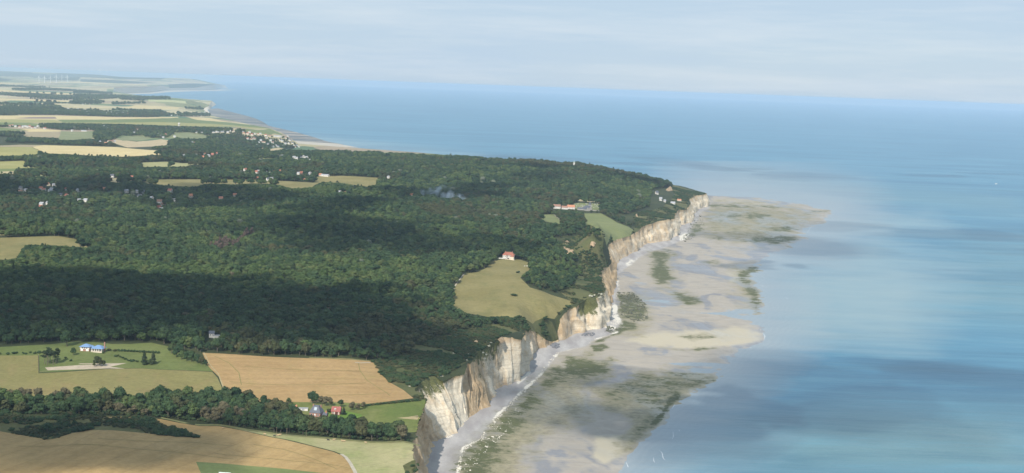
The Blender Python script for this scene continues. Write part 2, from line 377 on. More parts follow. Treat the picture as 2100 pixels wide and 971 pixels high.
# ------------------------------------------------------------------ regions of the land (photo outline -> place)
def wpoly(P):
    return [drop(x, y)[:2] for x, y in P]
FIELDS = []      # name, material key, px outline
def fld(name, mat, P): FIELDS.append((name, mat, P))
fld('farmland', 'far_field', None)
fld('scrub_slope', 'scrub', [(-150, 885), (0, 885), (50, 894), (97, 902), (113, 900), (147, 889), (187, 882), (233, 883), (300, 889), (410, 899), (383, 889), (357, 880), (320, 864), (293, 857), (213, 853), (150, 855), (0, 845), (-150, 845)])
fld('rough_slope', 'rough', [(763, 742), (777, 757), (780, 767), (800, 785), (827, 800), (847, 815), (873, 819), (858, 800), (862, 780), (905, 772), (960, 742), (1030, 690), (1076, 676), (1110, 690), (1100, 664), (1053, 655), (1000, 652), (950, 672), (900, 686), (850, 708), (800, 735)])
fld('rough_slope', 'rough', [(1138, 656), (1173, 626), (1210, 612), (1236, 598), (1230, 566), (1246, 545), (1236, 515), (1250, 498), (1300, 478), (1330, 460), (1385, 448), (1386, 432), (1408, 428), (1412, 410), (1447, 398), (1400, 385), (1340, 372), (1385, 400), (1360, 425), (1300, 440), (1300, 470), (1255, 488), (1190, 480), (1130, 500), (1190, 530), (1180, 580), (1150, 600), (1172, 620)])
fld('wheat_field', 'wheat', [(-150, 884), (0, 885), (50, 894), (97, 902), (113, 900), (147, 889), (187, 882), (233, 883), (300, 889), (410, 899), (383, 889), (357, 880), (320, 864), (293, 858), (213, 857), (213, 855.5), (293, 856), (330, 860), (450, 874.5), (500, 884), (583, 902), (633, 914), (683, 927), (700, 934), (717, 950), (727, 971), (745, 1060), (-150, 1060)])
fld('green_field', 'green', [(402, 947.5), (460, 951), (540, 958), (620, 966), (700, 976), (760, 1060), (452, 1060), (425, 1000)])
fld('stubble_field', 'stubble', [(450, 873.5), (500, 880), (567, 889), (620, 894.5), (700, 901), (760, 906), (863, 915), (864, 1000), (880, 1060), (751, 1060), (731, 971), (721, 950), (704, 933), (686, 926), (635, 913), (585, 901), (500, 883.2)])
fld('scrub_slope', 'scrub', [(826, 955), (845, 945), (861, 942), (862, 960), (862, 985), (835, 980)])
fld('farm_meadow', 'meadow', [(590, 826), (640, 823), (700, 826), (760, 829), (850, 820), (872, 820), (873, 829), (867, 847), (859, 864), (855, 886), (830, 888), (760, 880), (700, 868), (640, 853), (600, 845)])
fld('bare_patch', 'bare', [(813, 857.5), (840, 855), (857, 852), (858, 858), (856, 861), (835, 859.5)])
fld('farm_lawn', 'lawn', [(640, 848), (690, 838), (720, 846), (741, 850), (745, 864), (700, 862), (660, 856)])
fld('wheat_field', 'wheat2', [(415, 724), (520, 730), (633, 735), (763, 741.5), (777, 757), (780, 767), (800, 785), (827, 800), (848, 817), (753, 828.5), (683, 825), (587, 825), (530, 826), (467, 815), (460, 800), (450, 774), (427, 752)])
fld('hay_meadow', 'hay', [(-150, 729), (0, 729), (78, 729), (79, 766), (180, 760), (290, 756), (435, 763), (446, 775), (457, 800), (461, 815), (300, 818), (150, 816), (-150, 820)])
fld('villa_lawn', 'lawn2', [(80, 729), (81, 764.5), (180, 758.5), (290, 755.5), (437, 762), (424, 748), (412, 735), (370, 716), (310, 703), (230, 706), (160, 700), (110, 706), (0, 712), (-150, 714), (-150, 727)])
fld('sand_court', 'court', [(92, 754), (165, 749), (213, 748.5), (160, 747), (165, 745.8), (230, 745.6), (260, 745), (240, 749.5), (226, 752.5), (256, 756.5), (180, 757.5), (98, 760)])
fld('cliff_meadow', 'hay2', [(1007, 537), (1030, 532), (1067, 533), (1097, 543), (1067, 570), (1087, 590), (1130, 605), (1170, 617), (1172, 624), (1137, 655), (1110, 660), (1053, 655), (1000, 650), (950, 641), (927, 627), (922, 620), (923, 603), (933, 587), (952, 562), (980, 558), (997, 550)])
fld('valley_slope', 'rough', [(1086, 667), (1098, 659), (1132, 661), (1147, 690), (1144, 700), (1134, 702), (1121, 697), (1112, 689), (1100, 680)])
fld('church_field', 'pasture', [(1193, 438), (1233, 438), (1250, 447), (1266, 457), (1288, 465), (1299, 472), (1294, 482), (1272, 484), (1253, 480), (1233, 477), (1224, 469), (1199, 460), (1201, 452)])
fld('small_pasture', 'pasture', [(1090, 441), (1136, 440), (1152, 453), (1150, 460), (1120, 455), (1100, 449)])
fld('churchyard', 'pasture', [(1170, 421), (1185, 416), (1233, 419), (1237, 430), (1205, 432), (1172, 428)])
fld('stubble_strip', 'pale', [(1168, 408), (1233, 411), (1232, 416), (1200, 415), (1176, 412)])
fld('stubble_strip', 'pale', [(1018, 399.5), (1060, 401), (1113, 405), (1112, 408), (1060, 405.5), (1018, 402)])
fld('valley_meadow', 'hay2', [(285, 368), (345, 368.5), (450, 368.5), (560, 370.5), (643, 375), (650, 362), (700, 361), (777, 365), (774, 379), (750, 384), (700, 376), (662, 374), (640, 385), (600, 387), (560, 378), (480, 379), (430, 377), (400, 384), (355, 382), (300, 377)])
fld('tan_strip', 'pale', [(220, 367), (284, 367), (283, 371), (240, 375), (222, 373)])
fld('stubble_strip', 'pale', [(372, 429.5), (412, 429.5), (410, 434), (378, 434)])
fld('west_meadow', 'hay2', [(-150, 488), (0, 488), (60, 486), (120, 484.5), (152, 490), (197, 504.5), (180, 509), (100, 503), (52, 503), (45, 514), (40, 527), (20, 533), (-150, 532)])
fld('west_meadow', 'hay2', [(-150, 473), (15, 474), (18, 484), (-150, 485)])
fld('yellow_field', 'rape', [(-150, 332), (0, 331.5), (48, 330), (56, 336), (77, 340), (74, 345), (35, 346), (-150, 347)])
fld('green_field', 'green', [(-150, 347), (35, 346), (33, 351), (-150, 351.5)])
fld('tan_strip', 'pale', [(-150, 351.5), (33, 351), (34, 357), (0, 357), (-150, 358)])
fld('stubble_strip', 'pale2', [(45, 357), (95, 355), (135, 351), (120, 359), (80, 363), (50, 361)])
fld('stubble_strip', 'pale2', [(288, 334), (340, 332), (440, 332), (440, 337), (380, 342), (288, 343)])
fld('stubble_strip', 'pale2', [(505, 327), (530, 322), (575, 320), (580, 323), (545, 326)])
fld('barley_field', 'straw', [(66, 302), (91, 298), (171, 300), (240, 302), (306, 308), (342, 315.5), (322, 319), (250, 322), (200, 320), (90, 315)])
fld('green_field', 'rape', [(-150, 301), (0, 302), (64, 302), (88, 314), (60, 320), (-150, 322)])
fld('tan_strip', 'tan', [(-150, 299.5), (0, 299), (40, 297.2), (91, 298), (66, 302), (0, 301.5), (-150, 301)])
fld('pale_pasture', 'tan', [(10, 270), (60, 272), (120, 270), (125, 283), (80, 282), (55, 281), (40, 275)])
fld('pale_pasture', 'green3', [(125, 269.5), (190, 272), (196, 283), (150, 288), (115, 287), (122, 280)])
fld('tan_strip', 'straw', [(42, 265), (80, 264.5), (125, 268), (124, 270), (60, 271)])
fld('green_field', 'green', [(-150, 261), (0, 262), (38, 265), (60, 268), (0, 269), (-150, 269)])
fld('pale_pasture', 'straw2', [(232, 286), (280, 291), (330, 286), (345, 288), (345, 298), (310, 301), (262, 303), (240, 296), (226, 290)])
fld('pale_pasture', 'green3', [(248, 280), (290, 279), (312, 285), (280, 289), (250, 289)])
fld('pale_pasture', 'green3', [(352, 273), (385, 272), (420, 278), (438, 283), (400, 285), (370, 284)])
fld('pale_pasture', 'straw2', [(512, 301), (545, 302), (540, 306), (512, 304)])
fld('pale_pasture', 'straw2', [(536, 309), (570, 303), (586, 306), (560, 310)])
fld('long_field', 'straw', [(-150, 240), (40, 237.3), (115, 237.5), (240, 241), (300, 241.5), (365, 240), (366, 242), (300, 244), (220, 245.5), (117, 245.5), (-150, 243.5)])
fld('ploughed_field', 'purple', [(30, 243), (60, 240.5), (113, 240), (117, 244), (60, 243.8)])
fld('long_field', 'green', [(117, 246), (220, 246), (300, 244), (366, 242.5), (400, 243), (440, 248), (520, 257.5), (556, 264), (530, 262), (440, 255), (360, 251.5), (230, 252), (130, 252)])
fld('long_field', 'rape', [(-150, 244.5), (110, 246), (130, 252), (230, 252), (360, 251.5), (440, 255), (552, 264.5), (520, 264), (440, 260.5), (340, 258), (240, 254.5), (100, 252.5), (-150, 249)])
fld('long_field', 'green', [(-150, 249.5), (60, 252.5), (85, 256), (75, 259), (30, 256.5), (-150, 255)])
fld('long_field', 'straw', [(382, 240.3), (430, 242.3), (455, 248), (475, 251.5), (450, 250), (405, 246.5)])
fld('headland_field', 'green', [(500, 266), (553, 264.8), (570, 271), (580, 276), (555, 278), (520, 272.5), (495, 268.5)])
fld('long_field', 'rape2', [(304, 205), (380, 207.5), (383, 213), (304, 209)])
fld('headland_field', 'green3', [(383, 207.5), (412, 209.5), (428, 216), (400, 214.5), (384, 213)])
fld('long_field', 'straw', [(-150, 201), (0, 202), (140, 207), (146, 210), (60, 207), (-150, 205)])
fld('long_field', 'straw', [(60, 217), (150, 219.5), (240, 221.5), (240, 222.5), (100, 219)])
fld('long_field', 'straw', [(280, 216), (340, 219), (372, 221), (360, 225), (300, 224), (250, 221)])
fld('long_field', 'straw', [(-150, 184), (0, 184), (60, 188), (160, 192.5), (170, 194), (130, 195.5), (70, 191), (-150, 187)])
fld('long_field', 'straw', [(-150, 168.5), (60, 170), (160, 167.5), (240, 172), (310, 174), (300, 176), (240, 173.5), (140, 170), (60, 172), (-150, 172)])
fld('long_field', 'pale', [(60, 177), (130, 178), (220, 183), (218, 188), (150, 183), (90, 180)])
fld('far_wood', 'farwood', [(-150, 138), (60, 140.5), (110, 144), (200, 148), (260, 152), (300, 154), (300, 156), (215, 152), (130, 149.5), (65, 146.5), (68, 150.5), (105, 154), (165, 155), (165, 160), (80, 162), (60, 158), (0, 157), (-150, 156)])
fld('far_wood', 'farwood', [(105, 153), (215, 152.5), (300, 156.5), (345, 160.5), (330, 164), (240, 162), (190, 159.5), (165, 159), (160, 166), (90, 165), (100, 160)])
fld('far_wood', 'farwood', [(165, 163), (240, 165), (300, 169), (330, 171), (240, 171), (165, 168)])
fld('far_wood', 'farwood', [(345, 173.5), (400, 171.5), (440, 174), (438, 180), (400, 183), (352, 182)])
fld('far_wood', 'farwood', [(-150, 161), (0, 160), (30, 164), (10, 167), (-150, 166)])
WF = [(n, m, None if P is None else np.array(wpoly(P))) for n, m, P in FIELDS]

# ------------------------------------------------------------------ triangulated land
bnd = [tuple(p[:2]) for p in DC] + [(-13200, 62000), (-34000, 62000), (-34000, 45000), (-520, 700), (-420, 500)]
V2 = [Vector(p) for p in bnd]; E2 = [(i, (i + 1) % len(bnd)) for i in range(len(bnd))]
for n, m, P in WF:
    if P is None: continue
    # densify long edges
    Q = []
    for i in range(len(P)):
        a, b = P[i], P[(i + 1) % len(P)]; k = max(1, int(np.linalg.norm(b - a) / max(12, a[1] * 0.012)))
        for j in range(k): Q.append(a + (b - a) * j / k)
    b0 = len(V2); V2 += [Vector(q) for q in Q]; E2 += [(b0 + i, b0 + (i + 1) % len(Q)) for i in range(len(Q))]
gx, gy = [], []
y = 520.0
while y < 61000:
    dy = y * 0.0085; dx = y * 0.007
    xs = np.arange(-0.62 * y, 0.30 * y, dx); xs = xs + RNG.uniform(-.35, .35, len(xs)) * dx
    gx.append(xs); gy.append(y + RNG.uniform(-.35, .35, len(xs)) * dy); y += dy
gx = np.concatenate(gx); gy = np.concatenate(gy)
LAND = np.array(bnd)
ins = inside(gx, gy, LAND.tolist())
gx, gy = gx[ins], gy[ins]
V2 += [Vector((a, b)) for a, b in zip(gx, gy)]
res = delaunay_2d_cdt(V2, E2, [], 0, 1e-3)
RV = np.array([(v.x, v.y) for v in res[0]]); RT = np.array([f for f in res[2] if len(f) == 3], dtype=np.int32)
cen = RV[RT].mean(1)
ok = inside(cen[:, 0], cen[:, 1], LAND.tolist()); RT = RT[ok]; cen = cen[ok]
RZ = hz(RV[:, 0], RV[:, 1])
kd = {}
for i, p in enumerate(res[3]):          # crest vertices keep the height of the cliff edge
    for j in p:
        if j < len(DC): RZ[i] = DC[j, 2]
reg = np.zeros(len(RT), int)
for k, (n, m, P) in enumerate(WF):
    if P is None: reg[cen[:, 1] > 6500] = k + 1
    else:
        lo, hi = P.min(0), P.max(0); s = (cen[:, 0] > lo[0]) & (cen[:, 0] < hi[0]) & (cen[:, 1] > lo[1]) & (cen[:, 1] < hi[1])
        q = np.where(s)[0]; reg[q[inside(cen[q, 0], cen[q, 1], P.tolist())]] = k + 1
print('land', len(RT), round(time.time() - T0, 1))

MAT = {}
MAT['ground'] = field_mat('forest_floor', (0.035, 0.045, 0.018), (0.06, 0.07, 0.028))
m = MN('patchwork'); v = m.n('ShaderNodeTexVoronoi', distance='MANHATTAN'); v.inputs['Scale'].default_value = 0.0021; v.inputs['Randomness'].default_value = 0.8
m.l(m.pos((1, 0.55, 0.0), (0, 0, 0.35)), v.inputs['Vector']); sp = m.n('ShaderNodeSeparateColor'); m.l(v.outputs['Color'], sp.inputs[0])
rm = m.ramp(sp.outputs[0], [(0.0, (0.42, 0.36, 0.20)), (0.2, (0.15, 0.20, 0.08)), (0.36, (0.50, 0.43, 0.25)), (0.5, (0.24, 0.25, 0.11)), (0.62, (0.34, 0.27, 0.18)), (0.76, (0.10, 0.16, 0.08)), (0.88, (0.46, 0.41, 0.24))])
rm.node.color_ramp.interpolation = 'CONSTANT'
nz = m.rng(m.noise(0.006, 4), 0.3, 0.7, 0.8, 1.15); mm = m.n('ShaderNodeMix', data_type='RGBA', blend_type='MULTIPLY'); mm.inputs['Factor'].default_value = 1
m.l(rm, mm.inputs['A']); m.l(nz, mm.inputs['B']); MAT['far_field'] = m.done(mm.outputs['Result'])
MAT['wheat'] = field_mat('ripe_wheat', (0.355, 0.235, 0.095), (0.415, 0.285, 0.125), (0.29, 0.20, 0.075), 0.018, 0.3)
MAT['wheat2'] = field_mat('ripe_wheat_paler', (0.34, 0.22, 0.095), (0.39, 0.26, 0.12), (0.31, 0.235, 0.09), 0.02, 1.25)
MAT['stubble'] = field_mat('stubble', (0.40, 0.355, 0.19), (0.30, 0.30, 0.13), (0.20, 0.25, 0.075), 0.05, 0.9)
MAT['green'] = field_mat('green_crop', (0.145, 0.18, 0.06), (0.19, 0.22, 0.08))
MAT['green3'] = field_mat('grass_pasture_far', (0.19, 0.21, 0.10), (0.25, 0.26, 0.13))
MAT['meadow'] = field_mat('meadow_grass', (0.115, 0.150, 0.035), (0.17, 0.185, 0.055), (0.24, 0.22, 0.09))
MAT['lawn'] = field_mat('mown_lawn', (0.11, 0.19, 0.03), (0.15, 0.24, 0.045))
MAT['lawn2'] = field_mat('garden_grass', (0.110, 0.140, 0.040), (0.150, 0.175, 0.055), (0.17, 0.18, 0.065))
MAT['hay'] = field_mat('dry_hay_meadow', (0.20, 0.18, 0.065), (0.245, 0.215, 0.085), (0.27, 0.19, 0.09))
MAT['hay2'] = field_mat('dry_pasture', (0.21, 0.18, 0.068), (0.27, 0.23, 0.098), (0.145, 0.15, 0.055))
MAT['pasture'] = field_mat('pasture_grass', (0.17, 0.195, 0.075), (0.21, 0.225, 0.095))
MAT['court'] = field_mat('court_sand', (0.42, 0.35, 0.26), (0.50, 0.42, 0.32))
MAT['bare'] = field_mat('bare_earth', (0.36, 0.29, 0.15), (0.42, 0.34, 0.20))
MAT['rough'] = field_mat('rough_cliff_grass', (0.07, 0.085, 0.03), (0.125, 0.125, 0.048), (0.21, 0.155, 0.08))
MAT['scrub'] = field_mat('rough_scrub_grass', (0.10, 0.105, 0.038), (0.16, 0.15, 0.06), (0.05, 0.06, 0.022))
MAT['pale'] = field_mat('pale_stubble', (0.44, 0.36, 0.20), (0.50, 0.43, 0.26))
MAT['pale2'] = field_mat('pale_meadow', (0.30, 0.29, 0.13), (0.36, 0.34, 0.16))
MAT['straw'] = field_mat('straw_field', (0.56, 0.44, 0.21), (0.62, 0.51, 0.27))
MAT['straw2'] = field_mat('dry_straw_pasture', (0.46, 0.36, 0.21), (0.52, 0.42, 0.26), (0.30, 0.27, 0.14))
MAT['rape'] = field_mat('yellow_green_crop', (0.30, 0.285, 0.10), (0.36, 0.33, 0.13))
MAT['rape2'] = field_mat('pale_green_crop', (0.42, 0.42, 0.20), (0.48, 0.47, 0.24))
MAT['tan'] = field_mat('tan_fallow', (0.33, 0.27, 0.16), (0.38, 0.31, 0.19))
MAT['purple'] = field_mat('ploughed_soil', (0.23, 0.17, 0.145), (0.27, 0.20, 0.165))
MAT['farwood'] = field_mat('far_woodland_canopy', (0.035, 0.055, 0.025), (0.05, 0.07, 0.03))

def sub_mesh(sel):
    T = RT[sel]; u, inv = np.unique(T, return_inverse=True)
    return np.c_[RV[u], RZ[u]], inv.reshape(-1, 3).astype(np.int32)
names = [('ground', 'ground')] + [(n, k) for n, k, _ in WF]
for k, (n, mk) in enumerate(names):
    sel = np.where(reg == k)[0]
    if not len(sel): continue
    V, F = sub_mesh(sel)
    # consistent upward winding
    a, b, c = V[F[:, 0]], V[F[:, 1]], V[F[:, 2]]
    up = ((b[:, 0] - a[:, 0]) * (c[:, 1] - a[:, 1]) - (b[:, 1] - a[:, 1]) * (c[:, 0] - a[:, 0])) < 0
    F[up] = F[up][:, ::-1]
    tag(link(n, mesh_of(n, V, F, MAT[mk], True)), kind='structure')

# ------------------------------------------------------------------ chalk cliffs
m = MN('chalk_rock')
ribs = m.noise(0.10, 7, 0.7, (1, 1, 0.28), 0.0, 1.2); ribs2 = m.noise(0.40, 6, 0.75, (1, 1, 0.42), 0.0, 0.8); blot = m.noise(0.045, 5, 0.6); bed = m.noise(0.55, 3, 0.5, (0.05, 0.05, 1))
white = m.mix(m.rng(ribs2, 0.3, 0.7), (0.58, 0.49, 0.365), (0.86, 0.775, 0.62))
stain = m.mix(m.rng(ribs, 0.35, 0.65), (0.36, 0.24, 0.13), (0.64, 0.49, 0.31))
c = m.mix(m.rng(m.math('ADD', m.math('MULTIPLY', ribs, 0.9), m.math('ADD', m.math('MULTIPLY', blot, 0.8), m.math('SUBTRACT', m.attr('stain'), 0.47))), 0.72, 1.15, smooth=True), white, stain)
c = m.mix(m.math('MULTIPLY', m.rng(bed, 0.54, 0.66), 0.38), c, (0.30, 0.25, 0.19))
vn = m.math('ADD', m.noise(0.14, 7, 0.75), m.math('SUBTRACT', m.attr('veg'), 0.5))
grass = m.mix(m.rng(m.noise(0.5, 4, 0.7), 0.35, 0.65), (0.075, 0.085, 0.028), (0.17, 0.165, 0.065))
c = m.mix(m.rng(vn, 0.52, 0.62), c, grass)
m.bump(ribs2, 0.9, 1.6)
MAT['chalk'] = m.done(c, 0.95)
# how stained and how overgrown each stretch is: metres along the foot keyed by station
stain_k = np.interp(fi, [0, i_n, i_n + 2, i_n + 4, i_n + 6, i_n + 9, i_n + 10, i_n + 13, i_n + 14, i_n + 15.5, i_n + 17, i_n + 20, i_n + 21, i_n + 24, i_n + 28, i_n + 31, i_n + 33, i_n + 36, i_n + 39, i_n + 40.5, i_n + 45, i_n + 46, i_n + 52, i_n + 54, i_n + 56, i_n + 58, i_n + 64],
                    [.62, .70, .70, .45, .38, .22, .85, .85, .46, .58, .34, .44, .50, .75, .62, .62, .58, .36, .30, .80, .80, .62, .56, .56, .42, .50, .42])
stain_k = np.where(fi > i_m, 0.30, stain_k)
veg_k = np.interp(fi, [0, i_n + 2, i_n + 3, i_n + 5, i_n + 6, i_n + 7, i_n + 9, i_n + 11, i_n + 13, i_n + 14, i_n + 16, i_n + 17, i_n + 20, i_n + 22, i_n + 25, i_n + 28, i_n + 30, i_n + 34, i_n + 38, i_n + 40, i_n + 42, i_n + 64],
                  [.16, .20, .36, .52, .50, .34, .18, .22, .44, .50, .36, .16, .10, .10, .20, .30, .20, .34, .40, .22, .08, .16])
NVR = 26
vv = np.linspace(0, 1, NVR) ** 0.9
def cliff(i0, i1, rows, name, fscale=1.0):
    s = slice(i0, i1); F, C, n, sg = DF[s], DC[s], NRM[s], seg[s]; am = amp[s]; v = vv[np.linspace(0, NVR - 1, rows).round().astype(int)]
    P = np.empty((len(F), rows, 3)); ve = np.empty((len(F), rows)); stn = np.empty((len(F), rows))
    for j, t in enumerate(v):
        h = t ** 1.15
        q = F[:, :2] * (1 - h) + C[:, :2] * h
        zz = F[:, 2] - 2.5 + (C[:, 2] - F[:, 2] + 2.5) * t
        e = math.sin(math.pi * min(1, t * 0.93 + 0.07)) ** 0.6
        w_ = sg + 16 * fbm(zz * 0.035 + sg * 0.012, sg * 0.01, 30, 3)
        rid = 1 - np.abs(2 * vnoise(w_ * 0.024, zz * 0.006, 31) - 1)
        d = (rid - 0.55) * (9.0 + 12.0 * vnoise(sg * 0.011, sg * 0, 38)) + 9.0 * (vnoise(sg * 0.014, zz * 0.002, 39) - 0.5) - 3.0 * np.clip((zz - 26 - 14 * fbm(sg * 0.02, sg * 0, 40, 2)) / 4, 0, 1) * (zz > 20) + fbm(w_ * 0.085, zz * 0.03, 33, 3) * 4.0 + fbm(w_ * 0.33, zz * 0.16, 35, 3) * 1.5 - 9.0 * np.clip(vnoise(w_ * 0.075, zz * 0.008, 37) - 0.76, 0, 1) / 0.24
        toe = 3.2 * max(0, 1 - t / 0.16) ** 1.5 * (0.4 + 1.2 * vnoise(sg * 0.05, sg * 0, 41))
        q = q + n * ((d * e * am + toe * am) * fscale)[:, None]
        if t == v[-1]: q = C[:, :2]; zz = C[:, 2]
        P[:, j, :2] = q; P[:, j, 2] = zz
        up = np.clip((t - 0.35) / 0.65, 0, 1)
        ve[:, j] = veg_k[s] * (0.45 + 1.15 * up) + 0.30 * max(0, (t - 0.93) / 0.07)
        ve[:, j] += np.where(sg < 4200, 0.34 * np.clip(fbm(sg * 0.022 - zz * 0.016, zz * 0.004, 43, 2) * 3.0 - 0.35, 0, 1) * np.clip((t - 0.25) / 0.3, 0, 1), 0)
        stn[:, j] = stain_k[s] + 0.10 * up + 0.30 * max(0, (t - 0.86) / 0.14) + 0.16 * max(0, 1 - t / 0.15)
    N = len(F); I = np.arange(N * rows).reshape(N, rows)
    Q = np.stack([I[:-1, :-1], I[1:, :-1], I[1:, 1:], I[:-1, 1:]], -1).reshape(-1, 4)
    me = mesh_of(name, P.reshape(-1, 3), Q, MAT['chalk'], True); attr(me, 'veg', ve.ravel()); attr(me, 'stain', stn.ravel())
    return tag(link(name, me), kind='structure')
def at_station(i): return int(np.searchsorted(fi, i))
cliff(0, at_station(i_m) + 1, NVR, 'chalk_cliff')
cliff(at_station(i_m), at_station(i_a) + 1, 6, 'chalk_cliff')
cliff(at_station(i_a), len(DF), 8, 'chalk_cliff')

# ------------------------------------------------------------------ foreshore
FOOT_PX = None
CHALKLINE = [(938, 1010), (938, 966), (941, 946), (950, 918), (968, 910), (983, 902), (991, 890), (997, 879), (1010, 862), (1026, 846), (1050, 822), (1070, 803), (1087, 789), (1100, 777), (1117, 762), (1133, 741), (1143, 724),
             (1175, 716), (1203, 711), (1212, 701), (1220, 696), (1245, 689), (1267, 681), (1279, 670), (1272, 655), (1262, 640), (1262, 615), (1268, 590), (1263, 567), (1278, 555), (1293, 543), (1310, 528), (1333, 517), (1367, 507), (1400, 493), (1413, 481), (1420, 466), (1432, 452), (1436, 436), (1455, 428), (1460, 414)]
WATER = [(1262, 1015), (1273, 967), (1283, 937), (1297, 920), (1323, 894), (1337, 877), (1370, 850), (1380, 834), (1400, 810), (1425, 797), (1450, 778), (1483, 764), (1497, 745), (1510, 722), (1535, 708), (1560, 697), (1565, 684), (1556, 672), (1545, 660), (1556, 645), (1560, 628), (1555, 605),
         (1546, 588), (1540, 567), (1550, 545), (1567, 530), (1600, 511), (1630, 499), (1653, 492), (1636, 476), (1655, 464), (1685, 456), (1703, 441), (1700, 433), (1655, 422), (1617, 415), (1535, 402), (1493, 398.5), (1450, 396)]
ctl = [DF[i] for i in keep if DF[i, 1] < 5200]
ctl += [un(x, y, 2.4) for x, y in CHALKLINE] + [un(x, y, 0.0) for x, y in WATER]
for (x, y) in WATER[:-4]:
    ctl.append(un(x + 90, y + 14, -1.2)); ctl.append(un(x + 260, y + 25, -3.0))
ctl += [un(x, y, -2.5) for x, y in ((1500, 385), (1600, 392), (1700, 408), (1760, 430))]
ctl += [un(x, y, 0.75) for x, y in ((1150, 830), (1200, 900), (1100, 930), (1150, 960), (1240, 960), (1300, 800), (1380, 780), (1330, 700), (1400, 600), (1450, 540), (1500, 470), (1550, 440), (1450, 450), (1350, 560), (1300, 640), (1420, 690), (1480, 690))] + [un(x, y, 1.1) for x, y in ((1300, 602), (1340, 582), (1380, 622), (1420, 642), (1285, 572), (1330, 540), (1450, 600), (1500, 605), (1400, 560), (1360, 640), (1300, 720), (1290, 760))]
SH = MQ(ctl, 0.02)
POOLS = [[(1240, 742), (1300, 734), (1380, 738), (1470, 742), (1490, 752), (1440, 768), (1380, 764), (1320, 760), (1262, 752)], [(1440, 634), (1480, 628), (1552, 634), (1556, 656), (1500, 660), (1452, 650)],
         [(1290, 566), (1340, 562), (1345, 566), (1300, 570)], [(1300, 606), (1380, 600), (1420, 622), (1400, 640), (1310, 622)], [(1270, 575), (1330, 578), (1325, 583), (1280, 582)], [(1500, 560), (1540, 556), (1545, 566), (1510, 568)], [(1400, 642), (1440, 640), (1440, 652), (1410, 650)]]
def spx(P, grow=0):   # outline on the shore, for painting
    return P
def shore_grid(a0, a1, y0, y1, da, dl):
    ny = int(math.log(y1 / y0) / dl); ys = y0 * np.exp(np.arange(ny + 1) * dl); aa = np.arange(a0, a1, da)
    A, Y = np.meshgrid(aa, ys); return A * Y, Y
X, Y = shore_grid(-0.105, 0.30, 760, 5300, 0.0016, 0.0028)
Z = SH(X, Y)
qx, qy = proj(np.stack([X, Y, np.clip(Z, -1, 5)], -1)); shp = X.shape
n1 = fbm(X / 26, Y / 60, 51, 4); n2 = fbm(X / 7, Y / 13, 53, 3); n3 = fbm(X / 90, Y / 160, 55, 3)
def soft(poly, w, noise_amp=0.0, closed=True, base=0.0):
    lo = np.min(poly, 0) - 3 * w - 10; hi = np.max(poly, 0) + 3 * w + 10
    s = (qx > lo[0]) & (qx < hi[0]) & (qy > lo[1]) & (qy < hi[1]); o = np.zeros(shp)
    if s.any():
        d = sdist(qx[s], qy[s], poly, closed=closed)
        if not closed: d = base - d
        d = d + (n1[s] * 0.7 + n2[s] * 0.3) * noise_amp
        o[s] = np.clip(d / w * 0.5 + 0.5, 0, 1)
    return o
# pebble bank: between the foot and the chalk line
fx, fy = proj(DF[(DF[:, 1] > 850) & (DF[:, 1] < 4900)])
peb_poly = [(x - 12, y) for x, y in zip(fx, fy)] + CHALKLINE[::-1]
peb = soft(np.array(peb_poly), 2.0, 4.0)
chalk = soft(np.array(CHALKLINE), 5.0, 9.0, False, 2.2) * np.clip(0.75 + 0.9 * fbm(X / 40, Y / 70, 58, 3), 0.15, 1.0) * np.clip(1.15 - (Y - 1900) / 3200, 0.45, 1)
chalk = np.maximum(chalk, np.clip(0.52 + 0.6 * n1, 0, 1) * soft(np.array([(1236, 672), (1262, 676), (1279, 664), (1268, 650), (1256, 632), (1246, 640), (1243, 660)]), 6, 14))
for P in ([(1395, 496), (1413, 486), (1408, 478), (1392, 484)], [(1285, 548), (1300, 536), (1294, 530), (1282, 540)], [(1062, 790), (1090, 766), (1085, 762), (1058, 784)]):
    chalk = np.maximum(chalk, 0.8 * soft(np.array(P), 4, 8))
weed = np.zeros(shp)
def W_(P, w, na, s=1.0):
    global weed
    weed = np.maximum(weed, s * soft(np.array(P), w, na))
W_([(946, 1010), (946, 950), (955, 925), (1000, 888), (1060, 828), (1120, 773), (1160, 748), (1215, 725), (1243, 742), (1242, 765), (1180, 776), (1130, 802), (1100, 830), (1078, 870), (1060, 900), (1020, 940), (1000, 1010)], 34, 36, 0.98)
W_([(1128, 760), (1170, 735), (1215, 738), (1252, 757), (1245, 768), (1200, 774), (1150, 777)], 16, 26, 1.0)
W_([(1212, 708), (1240, 706), (1252, 714), (1235, 722), (1215, 722)], 6, 10, 0.9)
W_([(1305, 770), (1370, 757), (1440, 770), (1482, 776), (1440, 792), (1403, 812), (1382, 832), (1352, 860), (1337, 880), (1312, 902), (1290, 920), (1284, 908), (1300, 880), (1330, 845), (1300, 832), (1260, 832), (1230, 812), (1260, 790)], 22, 34, 0.62)
W_([(1378, 806), (1398, 806), (1392, 820), (1366, 850), (1346, 872), (1334, 872), (1352, 846)], 8, 12, 1.0)
W_([(1333, 518), (1365, 513), (1382, 525), (1369, 535), (1373, 560), (1382, 575), (1370, 584), (1345, 585), (1334, 560), (1336, 536)], 10, 16, 0.95)
W_([(1370, 590), (1400, 600), (1432, 606), (1442, 622), (1410, 628), (1390, 616)], 10, 16, 0.85)
W_([(1266, 600), (1300, 602), (1322, 625), (1332, 655), (1300, 664), (1275, 650), (1268, 625)], 14, 26, 0.85)
W_([(1278, 656), (1310, 662), (1306, 675), (1284, 680), (1250, 694), (1225, 704), (1215, 704), (1250, 688)], 6, 8, 0.9)
